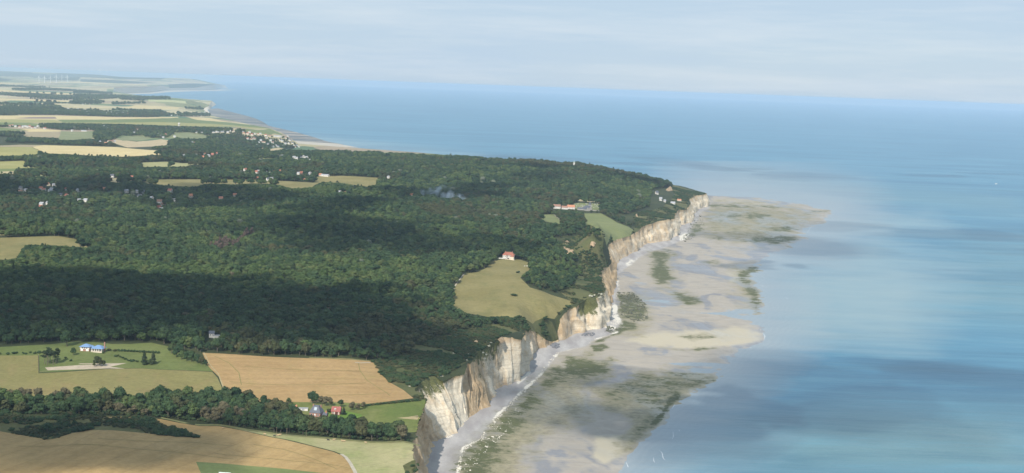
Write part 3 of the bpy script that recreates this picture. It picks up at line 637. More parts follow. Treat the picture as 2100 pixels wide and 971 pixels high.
for P in ([(1460, 486), (1488, 484), (1498, 492), (1470, 495)], [(1518, 492), (1560, 484), (1630, 484), (1640, 492), (1600, 502), (1540, 500)], [(1560, 466), (1620, 462), (1640, 472), (1600, 478), (1570, 474)], [(1440, 536), (1470, 536), (1478, 542), (1445, 541)],
          [(1450, 419), (1600, 423), (1600, 427), (1500, 427), (1450, 424)], [(1655, 431), (1700, 433), (1698, 438), (1660, 436)], [(1530, 546), (1556, 545), (1560, 556), (1535, 572), (1540, 580), (1562, 606), (1560, 640), (1545, 640), (1532, 610), (1520, 577), (1502, 572)],
          [(1420, 460), (1440, 452), (1446, 470), (1420, 486), (1408, 490)], [(1480, 440), (1540, 437), (1600, 441), (1560, 449), (1500, 447)]):
    W_(P, 9, 16, 0.8)
W_([(1352, 712), (1400, 716), (1470, 712), (1480, 716), (1400, 722)], 6, 14, 0.7); W_([(1375, 690), (1440, 684), (1500, 690), (1420, 698)], 6, 14, 0.6)
W_([(1450, 415), (1600, 420), (1690, 436), (1640, 470), (1600, 500), (1480, 500), (1430, 470)], 30, 50, 0.42)
reef = np.zeros(shp)
for P, s, w, na in (([(944, 1010), (945, 950), (1000, 888), (1060, 828), (1120, 773), (1215, 722), (1255, 745), (1250, 770), (1190, 792), (1240, 835), (1180, 865), (1120, 890), (1085, 925), (1050, 1010)], 1.0, 50, 46), ([(1262, 785), (1370, 752), (1485, 772), (1405, 818), (1335, 886), (1292, 925), (1275, 930), (1290, 860), (1225, 835), (1200, 800)], .95, 30, 40), ([(1440, 408), (1600, 416), (1700, 434), (1650, 472), (1640, 500), (1500, 505), (1420, 480)], .65, 40, 60), ([(1265, 598), (1325, 600), (1345, 650), (1310, 690), (1260, 690)], .7, 24, 30), ([(1490, 545), (1560, 540), (1568, 640), (1530, 650), (1500, 600)], .7, 26, 34), ([(1325, 515), (1390, 515), (1395, 590), (1450, 625), (1390, 635), (1330, 590)], .55, 26, 34)):
    reef = np.maximum(reef, s * soft(np.array(P), w, na))
cream = np.zeros(shp)
for P, s in (([(1290, 700), (1350, 682), (1440, 676), (1530, 672), (1562, 684), (1556, 696), (1500, 712), (1420, 718), (1340, 712)], .9), ([(1490, 560), (1535, 552), (1530, 572), (1500, 580)], .9), ([(1225, 900), (1275, 895), (1282, 930), (1240, 948), (1220, 935)], 1.0), ([(1290, 880), (1325, 850), (1330, 858), (1300, 900), (1285, 930), (1281, 905)], .9),
             ([(1450, 405), (1530, 408), (1640, 425), (1600, 432), (1450, 416)], .5), ([(1440, 470), (1560, 452), (1620, 456), (1500, 480)], .5), ([(955, 930), (1010, 884), (1070, 822), (1130, 768), (1140, 780), (1080, 850), (1010, 930), (960, 980)], .45)):
    cream = np.maximum(cream, s * soft(np.array(P), 14, 24))
pool = np.zeros(shp)
ns = fbm(X / 55, Y / 34, 57, 4)
for P in POOLS: pool = np.maximum(pool, soft(np.array(P), 22, 50))
pool = np.clip(pool * (0.9 + 2.2 * fbm(X / 70, Y / 26, 57, 5)) - 0.12, 0, 1)
rock = soft(np.array([(1268, 602), (1300, 600), (1325, 625), (1330, 655), (1300, 662), (1274, 648)]), 12, 20)
Z = Z + n1 * 0.22 * np.clip(1.5 - Z * 0.3, 0.2, 1) + n2 * 0.10 + weed * (0.25 + 0.30 * n2) + cream * 0.25 - pool * np.clip(Z + 0.25, 0, 1.2) * 0.93
N0, N1 = shp; I = np.arange(N0 * N1).reshape(shp)
Q = np.stack([I[:-1, :-1], I[:-1, 1:], I[1:, 1:], I[1:, :-1]], -1).reshape(-1, 4)
m = MN('foreshore_sand')
wa, ca, pa, cr = m.attr('weed'), m.attr('chalk'), m.attr('pebble'), m.attr('cream')
fine = m.noise(0.28, 6, 0.75, (0.6, 1, 1)); mid = m.noise(0.045, 8, 0.72, (0.8, 1, 1), 0.0, 0.4); fleck = m.noise(1.2, 3, 0.6)
lo_ = m.noise(0.012, 4, 0.6, (1, 0.4, 1), 0.0, 0.6)
sand = m.mix(m.rng(mid, 0.3, 0.7), (0.32, 0.285, 0.24), (0.425, 0.38, 0.32))
sand = m.mix(m.rng(m.math('ADD', lo_, m.math('MULTIPLY', m.math('SUBTRACT', mid, 0.5), 0.25)), 0.50, 0.57), sand, (0.235, 0.23, 0.235)); sand = m.mix(m.math('MULTIPLY', m.rng(m.noise(0.02, 6, 0.7, (0.45, 1.6, 1), 0.0, 0.6), 0.55, 0.63), 0.6), sand, (0.42, 0.365, 0.29)); sand = m.mix(m.math('MULTIPLY', m.rng(m.noise(0.035, 7, 0.75, (0.4, 1.8, 1)), 0.56, 0.66), 0.45), sand, (0.17, 0.155, 0.125))
sand = m.mix(m.math('MULTIPLY', m.rng(m.math('ADD', cr, m.math('SUBTRACT', mid, 0.5)), 0.25, 0.75), 0.85), sand, (0.50, 0.44, 0.32))
pebc = m.mix(m.rng(fine, 0.3, 0.7), (0.37, 0.355, 0.345), (0.50, 0.48, 0.46)); pebc = m.mix(m.rng(m.noise(0.05, 4, 0.6, (1, 0.25, 1)), 0.35, 0.62), pebc, (0.31, 0.29, 0.285))
rf = m.math('MULTIPLY', m.rng(m.math('ADD', m.attr('reef'), m.math('MULTIPLY', m.math('SUBTRACT', mid, 0.5), 1.7)), 0.25, 0.75), 0.85); sand = m.mix(rf, sand, m.mix(m.rng(m.noise(0.12, 6, 0.75), 0.35, 0.65), (0.19, 0.165, 0.10), (0.38, 0.335, 0.21)))
c = m.mix(pa, sand, pebc)
wd = m.rng(m.math('ADD', m.math('MULTIPLY', wa, 0.86), m.math('MULTIPLY', m.math('SUBTRACT', m.math('ADD', m.math('MULTIPLY', fine, 0.4), m.math('MULTIPLY', mid, 0.6)), 0.5), 3.6)), 0.45, 0.72)
wcol = m.mix(m.rng(mid, 0.35, 0.65), (0.070, 0.088, 0.030), (0.155, 0.170, 0.055)); wcol = m.mix(m.rng(fleck, 0.3, 0.7), (0.05, 0.055, 0.035), wcol)
c = m.mix(m.math('MULTIPLY', m.rng(m.math('ADD', wa, m.math('SUBTRACT', mid, 0.5)), 0.1, 0.8), 0.6), c, (0.215, 0.20, 0.11)); c = m.mix(m.math('MULTIPLY', wd, 0.92), c, wcol)
cd = m.rng(m.math('ADD', ca, m.math('MULTIPLY', m.math('SUBTRACT', m.math('ADD', m.math('MULTIPLY', fine, 0.5), m.math('MULTIPLY', fleck, 0.5)), 0.5), 1.8)), 0.45, 0.6)
c = m.mix(cd, c, (0.68, 0.64, 0.56))
m.bump(fine, 0.5, 0.5)
wet = m.rng(m.math('ADD', lo_, m.math('MULTIPLY', m.attr('wet'), 0.25)), 0.56, 0.74)
dry = m.math('MAXIMUM', m.math('MAXIMUM', pa, wd), cd)
rgh = m.math('MAXIMUM', m.rng(wet, 0, 1, 0.75, 0.30), m.math('MULTIPLY', dry, 0.85))
m.b.inputs['Specular IOR Level'].default_value = 0.2
MAT['shore'] = m.done(c, rgh)
me = mesh_of('foreshore', np.stack([X, Y, Z], -1).reshape(-1, 3), Q, MAT['shore'], True)
wetv = np.clip(1.0 - Z / 1.4, 0, 1)
for n_, a_ in (('weed', weed), ('chalk', chalk), ('pebble', peb), ('cream', cream), ('wet', wetv), ('reef', reef)): attr(me, n_, a_.ravel())
tag(link('foreshore', me), kind='structure')

# far beach: sand flats past the wooded headland, and the bay beyond
def far_strip(name, px_in, px_out, mat, z0=2.0, z1=-0.6, n=40):
    a = np.array(px_in, float); b = np.array(px_out, float); t = np.linspace(0, 1, n)
    def rs(p):
        s = np.linspace(0, 1, len(p)); return np.c_[np.interp(t, s, p[:, 0]), np.interp(t, s, p[:, 1])]
    a, b = rs(a), rs(b); V = []; rows = 9
    for i in range(n):
        for j in range(rows):
            f = j / (rows - 1); q = a[i] * (1 - f) + b[i] * f; V.append(un(q[0], q[1], z0 + (z1 - z0) * f))
    I = np.arange(n * rows).reshape(n, rows); Q = np.stack([I[:-1, :-1], I[1:, :-1], I[1:, 1:], I[:-1, 1:]], -1).reshape(-1, 4)
    return tag(link(name, mesh_of(name, V, Q, mat, True)), kind='structure')
m = MN('far_beach_sand'); n1_ = m.noise(0.005, 7, 0.7, (0.35, 1, 1), 0.5)
MAT['farsand'] = m.done(m.mix(m.rng(n1_, 0.40, 0.54), (0.36, 0.32, 0.265), (0.12, 0.135, 0.14)), 0.7)
m = MN('far_beach_pale'); MAT['farpale'] = m.done(m.mix(m.noise(0.01, 4), (0.42, 0.38, 0.31), (0.55, 0.50, 0.41)), 0.8)
far_strip('beach', [(622, 305), (606, 291), (595, 283), (580, 276), (560, 268), (520, 260), (480, 250), (450, 243), (433, 237), (429, 230), (426, 224)], [(760, 308), (735, 299), (690, 292), (668, 285), (620, 272), (560, 258), (560, 252), (545, 243), (520, 236), (480, 228), (455, 222.5)], MAT['farsand'])
far_strip('beach', [(612, 300), (604, 291), (600, 289)], [(736, 303), (690, 295), (650, 290)], MAT['farpale'], 2.2, 0.2)
far_strip('beach', [(236, 191), (300, 189.5), (335, 185.5), (400, 185), (444, 183.8), (460, 184)], [(240, 194), (310, 193), (345, 189.5), (400, 187.5), (444, 187), (490, 184.6)], MAT['farpale'], 2.5, 0.1)

# ------------------------------------------------------------------ sea
rr = np.r_[0, 500 * np.exp(np.arange(0, int(math.log(92000 / 500) / 0.012) + 1) * 0.012)]
ang = np.unique(np.r_[np.linspace(-math.pi, math.pi, 73), np.linspace(-0.45, 0.5, 420)])[:-1]
Rg, Ag = np.meshgrid(rr[1:], ang, indexing='ij'); SX, SY = Rg * np.sin(Ag), Rg * np.cos(Ag); SZ = np.zeros_like(SX)
qx, qy = proj(np.stack([SX, SY, SZ], -1)); front = (SY > 300) & (np.abs(SX / np.maximum(SY, 1)) < 0.55)
wl = [(x, y) for x, y in WATER]
sdw = np.full(SX.shape, 900.0); s = front & (qy > 330)
# seaward distance in photo pixels from the waterline
d_ = sdist(qx[s], qy[s], np.array(wl), closed=False, ky=1.6); sdw[s] = d_
inl = np.zeros(SX.shape, bool); inl[s] = inside(qx[s], qy[s], [(900, 1015)] + WATER + [(1100, 396)])
shal = np.where(inl, 1.0, np.clip(1 - sdw / 240.0, 0, 1))
green = np.zeros(SX.shape); pale_ = np.zeros(SX.shape); deep = np.zeros(SX.shape)
def sp_(arr, P, w, s_):
    q = front; d = sdist(qx[q], qy[q], np.array(P)); arr[q] = np.maximum(arr[q], s_ * np.clip(d / w * 0.5 + 0.5, 0, 1))
sp_(green, [(1560, 860), (1750, 820), (2100, 830), (2250, 1000), (1500, 1000)], 130, 0.7)
sp_(green, [(1950, 480), (2250, 470), (2250, 700), (1900, 640)], 110, 0.5)
sp_(green, [(1480, 340), (1700, 370), (2100, 400), (2100, 440), (1700, 410), (1500, 380)], 50, 0.5)
sp_(pale_, [(1560, 560), (1800, 480), (1960, 560), (1900, 720), (1560, 700)], 90, 0.75)
sp_(pale_, [(1700, 440), (1900, 440), (1950, 470), (1650, 500)], 50, 0.7)
sp_(pale_, [(640, 282), (800, 300), (980, 320), (900, 312), (700, 304)], 30, 0.8)
sp_(pale_, [(1440, 380), (1600, 395), (1700, 430), (1800, 430), (1600, 388)], 30, 0.7)
sp_(pale_, [(1330, 900), (1500, 820), (1600, 900), (1500, 1000), (1280, 1000)], 90, 0.5)
I = np.arange(SX.size).reshape(SX.shape); nx = np.roll(I, -1, 1)
Q = np.stack([I[:-1], I[1:], nx[1:], nx[:-1]], -1).reshape(-1, 4)[:, ::-1]
V = np.vstack([np.stack([SX, SY, SZ], -1).reshape(-1, 3), [[0, 0, 0]]]); ctr = len(V) - 1
me = mesh_of('sea', V, Q.copy()); bm = bmesh.new(); bm.from_mesh(me); bm.verts.ensure_lookup_table()
for k in range(SX.shape[1]):
    bm.faces.new((bm.verts[ctr], bm.verts[I[0, k]], bm.verts[I[0, (k + 1) % SX.shape[1]]]))
bmesh.ops.recalc_face_normals(bm, faces=bm.faces); bm.to_mesh(me); bm.free()
if me.polygons[0].normal.z < 0: me.flip_normals()
for n_, a_ in (('shallow', shal), ('green', green), ('pale', pale_)): attr(me, n_, np.r_[a_.ravel(), 0])
m = MN('sea_water')
sw = m.noise(0.0022, 6, 0.6, (0.35, 1.3, 1), 0.05, 0.8); sw2 = m.noise(0.012, 5, 0.6, (0.5, 1.2, 1), 0.4, 0.5)
deepc = m.mix(m.rng(sw, 0.36, 0.64), (0.034, 0.150, 0.245), (0.070, 0.232, 0.335))
g = m.math('ADD', m.attr('green'), m.math('MULTIPLY', m.math('SUBTRACT', sw, 0.5), 0.8))
c = m.mix(m.rng(g, 0.1, 0.8), deepc, (0.115, 0.225, 0.25))
sw3 = m.noise(0.007, 8, 0.72, (0.22, 1.7, 1), 0.06, 0.4); c = m.mix(m.math('MULTIPLY', m.rng(sw3, 0.50, 0.66), 0.55), c, (0.105, 0.285, 0.37)); c = m.mix(m.math('MULTIPLY', m.rng(sw3, 0.47, 0.36), 0.45), c, (0.035, 0.125, 0.18))
p = m.math('ADD', m.math('ADD', m.attr('pale'), m.math('MULTIPLY', m.math('SUBTRACT', sw2, 0.5), 0.9)), m.math('MULTIPLY', m.math('SUBTRACT', sw, 0.5), 0.8))
c = m.mix(m.rng(p, 0.05, 0.95), c, (0.24, 0.335, 0.355))
sh = m.math('ADD', m.attr('shallow'), m.math('MULTIPLY', m.math('SUBTRACT', sw2, 0.5), 0.35))
c = m.mix(m.rng(sh, 0.35, 1.0, 0, 0.9), c, (0.31, 0.34, 0.35))
w2 = m.n('ShaderNodeTexWave'); w2.inputs['Scale'].default_value = 0.035; w2.inputs['Distortion'].default_value = 14.0; w2.inputs['Detail'].default_value = 3.0; w2.inputs['Detail Scale'].default_value = 0.35; m.l(m.pos((1, 0.7, 1), (0, 0, 0.5)), w2.inputs['Vector'])
c = m.mix(m.math('MULTIPLY', m.math('MULTIPLY', w2.outputs['Fac'], m.rng(sh, 0.2, 0.9)), 0.16), c, (0.16, 0.22, 0.27))
wv = m.n('ShaderNodeTexNoise'); wv.inputs['Scale'].default_value = 0.11; wv.inputs['Detail'].default_value = 5; m.l(m.pos((0.45, 1.6, 1), (0, 0, 0.35)), wv.inputs['Vector'])
wv2 = m.noise(0.028, 4, 0.6, (0.5, 1.5, 1), 0.3)
m.bump(m.math('ADD', wv.outputs['Fac'], m.math('MULTIPLY', wv2, 2.2)), 0.5, 0.8)
m.b.inputs['Specular IOR Level'].default_value = 0.5; m.b.inputs['IOR'].default_value = 1.33
me.materials.append(m.done(c, 0.34)); me.polygons.foreach_set('use_smooth', np.ones(len(me.polygons), bool))
tag(link('sea', me), kind='structure')

# ------------------------------------------------------------------ clouds that shade the country (above the view) and the air
mc = bpy.data.materials.new('cloud_vapour'); mc.use_nodes = True; t_ = mc.node_tree; t_.nodes.clear()
o_ = t_.nodes.new('ShaderNodeOutputMaterial'); pv = t_.nodes.new('ShaderNodeVolumePrincipled'); pv.inputs['Density'].default_value = 0.016; pv.inputs['Color'].default_value = (0.96, 0.97, 1, 1)
t_.links.new(pv.outputs[0], o_.inputs['Volume'])
def cloud(px, py, rx, ry, thick=150.0, alt=1150.0, rz=0.0):
    g = un(px, py, 40.0); off = (alt - 40.0) / math.tan(R_(SUN_EL))
    c = np.array([g[0] + SUN_TO[0] * off, g[1] + SUN_TO[1] * off, alt])
    bm = bmesh.new(); bmesh.ops.create_icosphere(bm, subdivisions=3, radius=1.0); sd_ = random.random() * 50
    for v in bm.verts:
        k = 1 + 0.55 * float(fbm(np.array([v.co.x * 1.7 + sd_]), np.array([v.co.y * 1.7 + v.co.z]), 71, 3)[0])
        v.co = Vector((v.co.x * rx * k, v.co.y * ry * k, v.co.z * thick * 0.5 * (k if v.co.z > 0 else 0.5)))
    me = bpy.data.meshes.new('cloud'); bm.to_mesh(me); bm.free(); me.materials.append(mc)
    o = link('cloud', me); o.location = c; o.rotation_euler = (0, 0, rz)
    return tag(o, kind='structure')
# ------------------------------------------------------------------ vegetation: tree kinds
def leaf_mat(name, dark, light, warm=None):
    m = MN(name); r = m.n('ShaderNodeObjectInfo').outputs['Random']; t = m.attr('tone')
    f = m.math('ADD', m.math('MULTIPLY', r, 0.55), m.math('MULTIPLY', t, 0.45))
    c = m.mix(f, dark, light)
    if warm: c = m.mix(m.rng(m.math('FRACT', m.math('MULTIPLY', r, 7.31)), 0.72, 0.95, 0, 0.6), c, warm)
    m.b.inputs['Specular IOR Level'].default_value = 0.12
    return m.done(c, 0.8)
LEAF = {'dark': leaf_mat('dark_leaves', (0.022, 0.047, 0.024), (0.064, 0.103, 0.042), (0.085, 0.105, 0.042)),
        'light': leaf_mat('fresh_leaves', (0.048, 0.084, 0.030), (0.102, 0.142, 0.050), (0.12, 0.135, 0.052)),
        'olive': leaf_mat('olive_leaves', (0.040, 0.053, 0.024), (0.088, 0.094, 0.042), (0.10, 0.09, 0.046)),
        'brown': leaf_mat('faded_leaves', (0.085, 0.080, 0.045), (0.140, 0.122, 0.072)),
        'pine': leaf_mat('pine_needles', (0.022, 0.040, 0.020), (0.055, 0.075, 0.035)),
        'dead': leaf_mat('dead_twigs', (0.10, 0.070, 0.055), (0.155, 0.115, 0.095)),
        'silver': leaf_mat('silver_leaves', (0.12, 0.14, 0.10), (0.20, 0.22, 0.16))}
m = MN('tree_bark'); BARK = m.done(m.mix(m.noise(1.5), (0.10, 0.08, 0.06), (0.20, 0.17, 0.135)), 0.9)
ICO = None
def ico():
    global ICO
    if ICO is None:
        bm = bmesh.new(); bmesh.ops.create_icosphere(bm, subdivisions=1, radius=1)
        ICO = (np.array([v.co[:] for v in bm.verts]), np.array([[v.index for v in f.verts] for f in bm.faces])); bm.free()
    return ICO
def crown_geo(seed, H, R, base, lobes, leaves, size, shape='round'):
    g = np.random.default_rng(seed); V, F, T = [], [], []; nv = 0
    iv, if_ = ico()
    for k in range(lobes):
        if shape == 'round':
            th = g.uniform(0, 2 * np.pi); q = g.uniform(0, 1) ** 0.6; z = g.uniform(0.05, 1.0)
            rad = R * 0.62 * q * math.sqrt(max(0.06, 1 - (z * 1.0) ** 2)) ; c = np.array([math.cos(th) * rad, math.sin(th) * rad, base + (H - base) * (0.22 + 0.60 * z)])
            lr = np.array([R * g.uniform(.30, .50)] * 2 + [(H - base) * g.uniform(.16, .27)])
        elif shape == 'pine':
            th = g.uniform(0, 2 * np.pi); z = g.uniform(0, 1); rad = R * g.uniform(.2, .8) * (1 - 0.5 * z)
            c = np.array([math.cos(th) * rad, math.sin(th) * rad, base + (H - base) * z * 0.92]); lr = np.array([R * g.uniform(.28, .45)] * 2 + [(H - base) * 0.13])
        elif shape == 'cone':
            z = (k + 0.5) / lobes; th = k * 2.4; rad = R * (1 - z) * 0.55
            c = np.array([math.cos(th) * rad, math.sin(th) * rad, base + (H - base) * z * 0.95]); lr = np.array([R * (0.55 * (1 - z) + 0.12)] * 2 + [(H - base) * 0.11])
        else:   # bush
            th = g.uniform(0, 2 * np.pi); rad = R * 0.55 * math.sqrt(g.uniform(0, 1)); z = g.uniform(0.15, 0.7)
            c = np.array([math.cos(th) * rad, math.sin(th) * rad, H * z * 0.8]); lr = np.array([R * g.uniform(.32, .5)] * 2 + [H * g.uniform(.24, .36)])
        tone = g.uniform(0, 1)
        V.append(iv * lr * 0.86 + c + g.normal(0, 0.04, iv.shape) * lr); F.append(np.c_[if_, if_[:, 2]] + nv); T.append(np.full(len(iv), tone * 0.5)); nv += len(iv)
        n = leaves // lobes
        d = g.normal(0, 1, (n, 3)); d[:, 2] = d[:, 2] * 0.9 + 0.25; d /= np.linalg.norm(d, axis=1)[:, None]
        p = c + d * lr * g.uniform(0.78, 1.12, (n, 1))
        nn = d / lr * lr.mean() + g.normal(0, 0.32, (n, 3)); nn /= np.linalg.norm(nn, axis=1)[:, None]
        a = np.cross(nn, g.normal(0, 1, (n, 3))); a /= np.linalg.norm(a, axis=1)[:, None] + 1e-9; b = np.cross(nn, a)
        s = size * g.uniform(0.6, 1.35, (n, 1))
        q = np.stack([p + a * s * 0.6, p + b * s * 0.42 + nn * s * 0.08, p - a * s * 0.55, p - b * s * 0.42], 1).reshape(-1, 3)
        V.append(q); F.append(np.arange(4 * n).reshape(n, 4) + nv); T.append(np.repeat(np.clip(tone + g.normal(0, .22, n), 0, 1), 4)); nv += 4 * n
    return np.vstack(V), np.vstack(F), np.concatenate(T)
def crown_mesh(name, geo, mat):
    V, F, T = geo; tri = F[:, 2] == F[:, 3]
    me = bpy.data.meshes.new(name); Fl = [tuple(f[:3]) if t else tuple(f) for f, t in zip(F.tolist(), tri)]
    me.from_pydata(V.tolist(), [], Fl); me.update(); attr(me, 'tone', T); me.materials.append(mat); return me
def trunk_mb(seed, H, R, base, bare=False):
    g = random.Random(seed); b = MB(); r = 0.028 * H * 0.75
    top = H * (0.62 if not bare else 0.5)
    b.tube([(0, 0, -1.5), (0.1 * g.uniform(-1, 1), 0.1, base * 0.5), (0.3 * g.uniform(-1, 1), 0.3 * g.uniform(-1, 1), base), (0.5 * g.uniform(-1, 1), 0.5 * g.uniform(-1, 1), top)], [r * 1.25, r, r * 0.8, r * 0.25], 6)
    for k in range(5 if not bare else 12):
        th = k * 2.4 + g.uniform(-.4, .4); z0 = base * g.uniform(.75, 1.1) if not bare else H * g.uniform(.2, .5); rr = R * g.uniform(.45, .85)
        b.tube([(0, 0, z0), (math.cos(th) * rr * .5, math.sin(th) * rr * .5, z0 + (H - z0) * .3), (math.cos(th) * rr, math.sin(th) * rr, z0 + (H - z0) * g.uniform(.5, .85))], [r * .5, r * .32, r * .1], 4)
    return b
TK = {}     # kind -> list of (crown mesh, trunk mesh, H)
def kind(key, leaf, n, H, R, base, lobes, leaves, size, shape='round', bare=False):
    TK[key] = []
    for i in range(n):
        s = sum(map(ord, key)) * 31 + i
        TK[key].append((crown_mesh('crown', crown_geo(s, H, R, base, lobes, leaves, size, shape), LEAF[leaf]), trunk_mb(s, H, R, base, bare).mesh('trunk', BARK), H))
kind('dark', 'dark', 4, 11, 5.2, 2.4, 15, 620, 1.05)
kind('light', 'light', 2, 10.5, 5.0, 2.2, 14, 600, 1.05)
kind('olive', 'olive', 2, 10, 4.8, 2.0, 14, 560, 1.0)
kind('brown', 'brown', 2, 9.5, 4.6, 2.0, 13, 420, 0.85, bare=True)
kind('pine', 'pine', 2, 15, 4.6, 8.0, 10, 480, 0.95, 'pine')
kind('conifer', 'pine', 1, 13, 3.6, 1.0, 15, 560, 0.9, 'cone')
kind('bush', 'dark', 2, 3.4, 2.6, 0.2, 8, 260, 0.62, 'bush')
kind('obush', 'olive', 2, 2.8, 2.5, 0.2, 8, 240, 0.6, 'bush')
kind('dead', 'dead', 1, 13, 2.6, 3.0, 10, 260, 0.7, 'pine', bare=True)
kind('silver', 'silver', 1, 11, 5, 2.2, 13, 520, 1.0)
def join_me(name, a, b):
    bm = bmesh.new(); bm.from_mesh(a); na = len(bm.faces); bm.from_mesh(b); bm.faces.ensure_lookup_table()
    for f in bm.faces[na:]: f.material_index = 1
    me = bpy.data.meshes.new(name); bm.to_mesh(me); bm.free(); me.materials.append(a.materials[0]); me.materials.append(b.materials[0]); return me
PROTO = []; PK = {}
for key in TK:
    PK[key] = []
    for c_, t_, h_ in TK[key]:
        PK[key].append(len(PROTO)); PROTO.append(join_me('tree_kind', c_, t_))
pc = bpy.data.collections.new('tree_kinds')
for i, me in enumerate(PROTO):
    pc.objects.link(bpy.data.objects.new('tree_kind_%03d' % i, me))

def scatter_object(name, P, K, S, RZ_, coll, prob=None):
    me = bpy.data.meshes.new(name); n = len(P); me.vertices.add(n); me.vertices.foreach_set('co', np.asarray(P, np.float32).ravel())
    a = me.attributes.new('kind_index', 'INT', 'POINT'); a.data.foreach_set('value', np.asarray(K, np.int32))
    a = me.attributes.new('size', 'FLOAT_VECTOR', 'POINT'); a.data.foreach_set('vector', np.asarray(S, np.float32).ravel())
    a = me.attributes.new('turn', 'FLOAT_VECTOR', 'POINT'); a.data.foreach_set('vector', np.asarray(RZ_, np.float32).ravel())
    o = link(name, me); ng = bpy.data.node_groups.new(name + '_planting', 'GeometryNodeTree')
    ng.interface.new_socket('Geometry', in_out='INPUT', socket_type='NodeSocketGeometry'); ng.interface.new_socket('Geometry', in_out='OUTPUT', socket_type='NodeSocketGeometry')
    N = ng.nodes.new; gi, go = N('NodeGroupInput'), N('NodeGroupOutput'); ip = N('GeometryNodeInstanceOnPoints'); ci = N('GeometryNodeCollectionInfo')
    ci.inputs['Collection'].default_value = coll; ci.inputs['Separate Children'].default_value = True; ci.inputs['Reset Children'].default_value = True
    ip.inputs['Pick Instance'].default_value = True
    def na(nm, dt):
        q = N('GeometryNodeInputNamedAttribute'); q.data_type = dt; q.inputs['Name'].default_value = nm; return q.outputs['Attribute']
    lk = ng.links.new; mp = N('GeometryNodeMeshToPoints'); lk(gi.outputs[0], mp.inputs['Mesh']); lk(mp.outputs[0], ip.inputs['Points']); lk(ci.outputs[0], ip.inputs['Instance'])
    lk(na('kind_index', 'INT'), ip.inputs['Instance Index']); lk(na('size', 'FLOAT_VECTOR'), ip.inputs['Scale'])
    er = N('FunctionNodeEulerToRotation'); lk(na('turn', 'FLOAT_VECTOR'), er.inputs[0]); lk(er.outputs[0], ip.inputs['Rotation']); lk(ip.outputs[0], go.inputs[0])
    md = o.modifiers.new('planting', 'NODES'); md.node_group = ng
    return o

# ------------------------------------------------------------------ buildings: where they stand (photo px), so trees leave room
BLD = []        # px, py, front clearing half width m, length m
def spot(px, py, w, l=None):
    p = drop(px, py); BLD.append((p[0], p[1], w, l if l is not None else min(120, p[1] * 0.022))); return p
# ------------------------------------------------------------------ materials of built things
MW = plain('white_render', (0.70, 0.67, 0.62), 0.8, 0.08); MCREAM = plain('cream_render', (0.66, 0.58, 0.46), 0.85, 0.08)
MBRICK = plain('red_brick', (0.36, 0.20, 0.155), 0.9, 0.25, 2.0); MFLINT = plain('flint_stone', (0.36, 0.34, 0.31), 0.9, 0.2, 1.0)
MRED = plain('red_roof_tiles', (0.37, 0.15, 0.105), 0.85, 0.2, 0.8); MORANGE = plain('orange_roof_tiles', (0.48, 0.22, 0.135), 0.85, 0.2, 0.8); MBROWN = plain('brown_roof_tiles', (0.30, 0.175, 0.13), 0.85, 0.22, 0.8)
MSLATE = plain('slate_roof', (0.115, 0.125, 0.15), 0.5, 0.2, 0.8); MGREY = plain('grey_sheet_roof', (0.36, 0.37, 0.39), 0.6, 0.1); MBLUE = plain('blue_roof', (0.17, 0.28, 0.46), 0.45, 0.10)
MGLASS = plain('window_glass', (0.05, 0.06, 0.075), 0.15, 0.1); MSHUT = plain('white_shutter', (0.76, 0.75, 0.72), 0.6, 0.05); MDARK = plain('dark_door', (0.10, 0.035, 0.03), 0.7, 0.1)
MWOOD = plain('weathered_wood', (0.22, 0.17, 0.12), 0.9, 0.2, 2.0); MTIMB = plain('dark_timber', (0.075, 0.06, 0.05), 0.9, 0.1); MSTEEL = plain('white_steel', (0.80, 0.80, 0.80), 0.45, 0.04)
def face_quad(b, x, z, w, h, y, out=0.06, axis='y', sgn=-1):
    """a window or door leaf standing proud of a wall"""
    if axis == 'y': b.box((x, y + sgn * out / 2, z), (w, out, h))
    else: b.box((y + sgn * out / 2, x, z), (out, w, h))
def window(root, x, z, w, h, y, axis='y', sgn=-1, mat=None, frame=None, bars=True):
    b = MB(); face_quad(b, x, z, w + 0.24, h + 0.24, y, 0.06, axis, sgn); f = b.build('window', frame or MSHUT, root)
    b = MB(); face_quad(b, x, z, w, h, y + sgn * 0.06, 0.03, axis, sgn); b.build('pane', mat or MGLASS, f)
    return f
def door(root, x, z, w, h, y, axis='y', sgn=-1, mat=None):
    b = MB(); face_quad(b, x, z, w, h, y, 0.09, axis, sgn); return b.build('door', mat or MDARK, root)
def base_at(p, s=0.0): return (p[0], p[1], float(hz(np.array([p[0]]), np.array([p[1]]))[0]) + s)

# village houses seen small: kinds shared, copied
def small_house(name, w, d, h0, h1, wm, rm, chim=True, wing=False, win=True):
    r = empty(name, (0, 0, 0))
    MB().gwall(w, d, h0, h1).build('wall', wm, r)
    ro = MB().gable(w, d, h0, h1).build('roof', rm, r)
    if chim: MB().box((w * 0.32, 0.4, h1 + 0.2), (0.9, 0.7, 1.8)).build('chimney', MBRICK, ro)
    if win:
        for x in ((-0.3, 0.3) if w < 13 else (-0.36, -0.12, 0.12, 0.36)):
            b = MB(); face_quad(b, x * w, h0 * 0.55, 1.1, 1.3, -d / 2, 0.08); b.build('window', MGLASS, r)
    return r
HK = {}
def hk(key, *a, **k):
    r = small_house(*a, **k); HK[key] = [r, False]
hk('WR', 'village_house', 10, 7.5, 4.6, 8.4, MW, MRED); hk('WG', 'village_house', 10.5, 7.5, 4.8, 8.8, MW, MSLATE); hk('WB', 'village_house', 11, 8, 4.0, 8.0, MW, MBROWN)
hk('CO', 'village_house', 10, 7.5, 3.6, 8.0, MCREAM, MORANGE); hk('BR', 'village_house', 11, 8, 3.4, 8.4, MBRICK, MRED); hk('W', 'village_house', 9, 7, 5.4, 8.2, MW, MGREY)
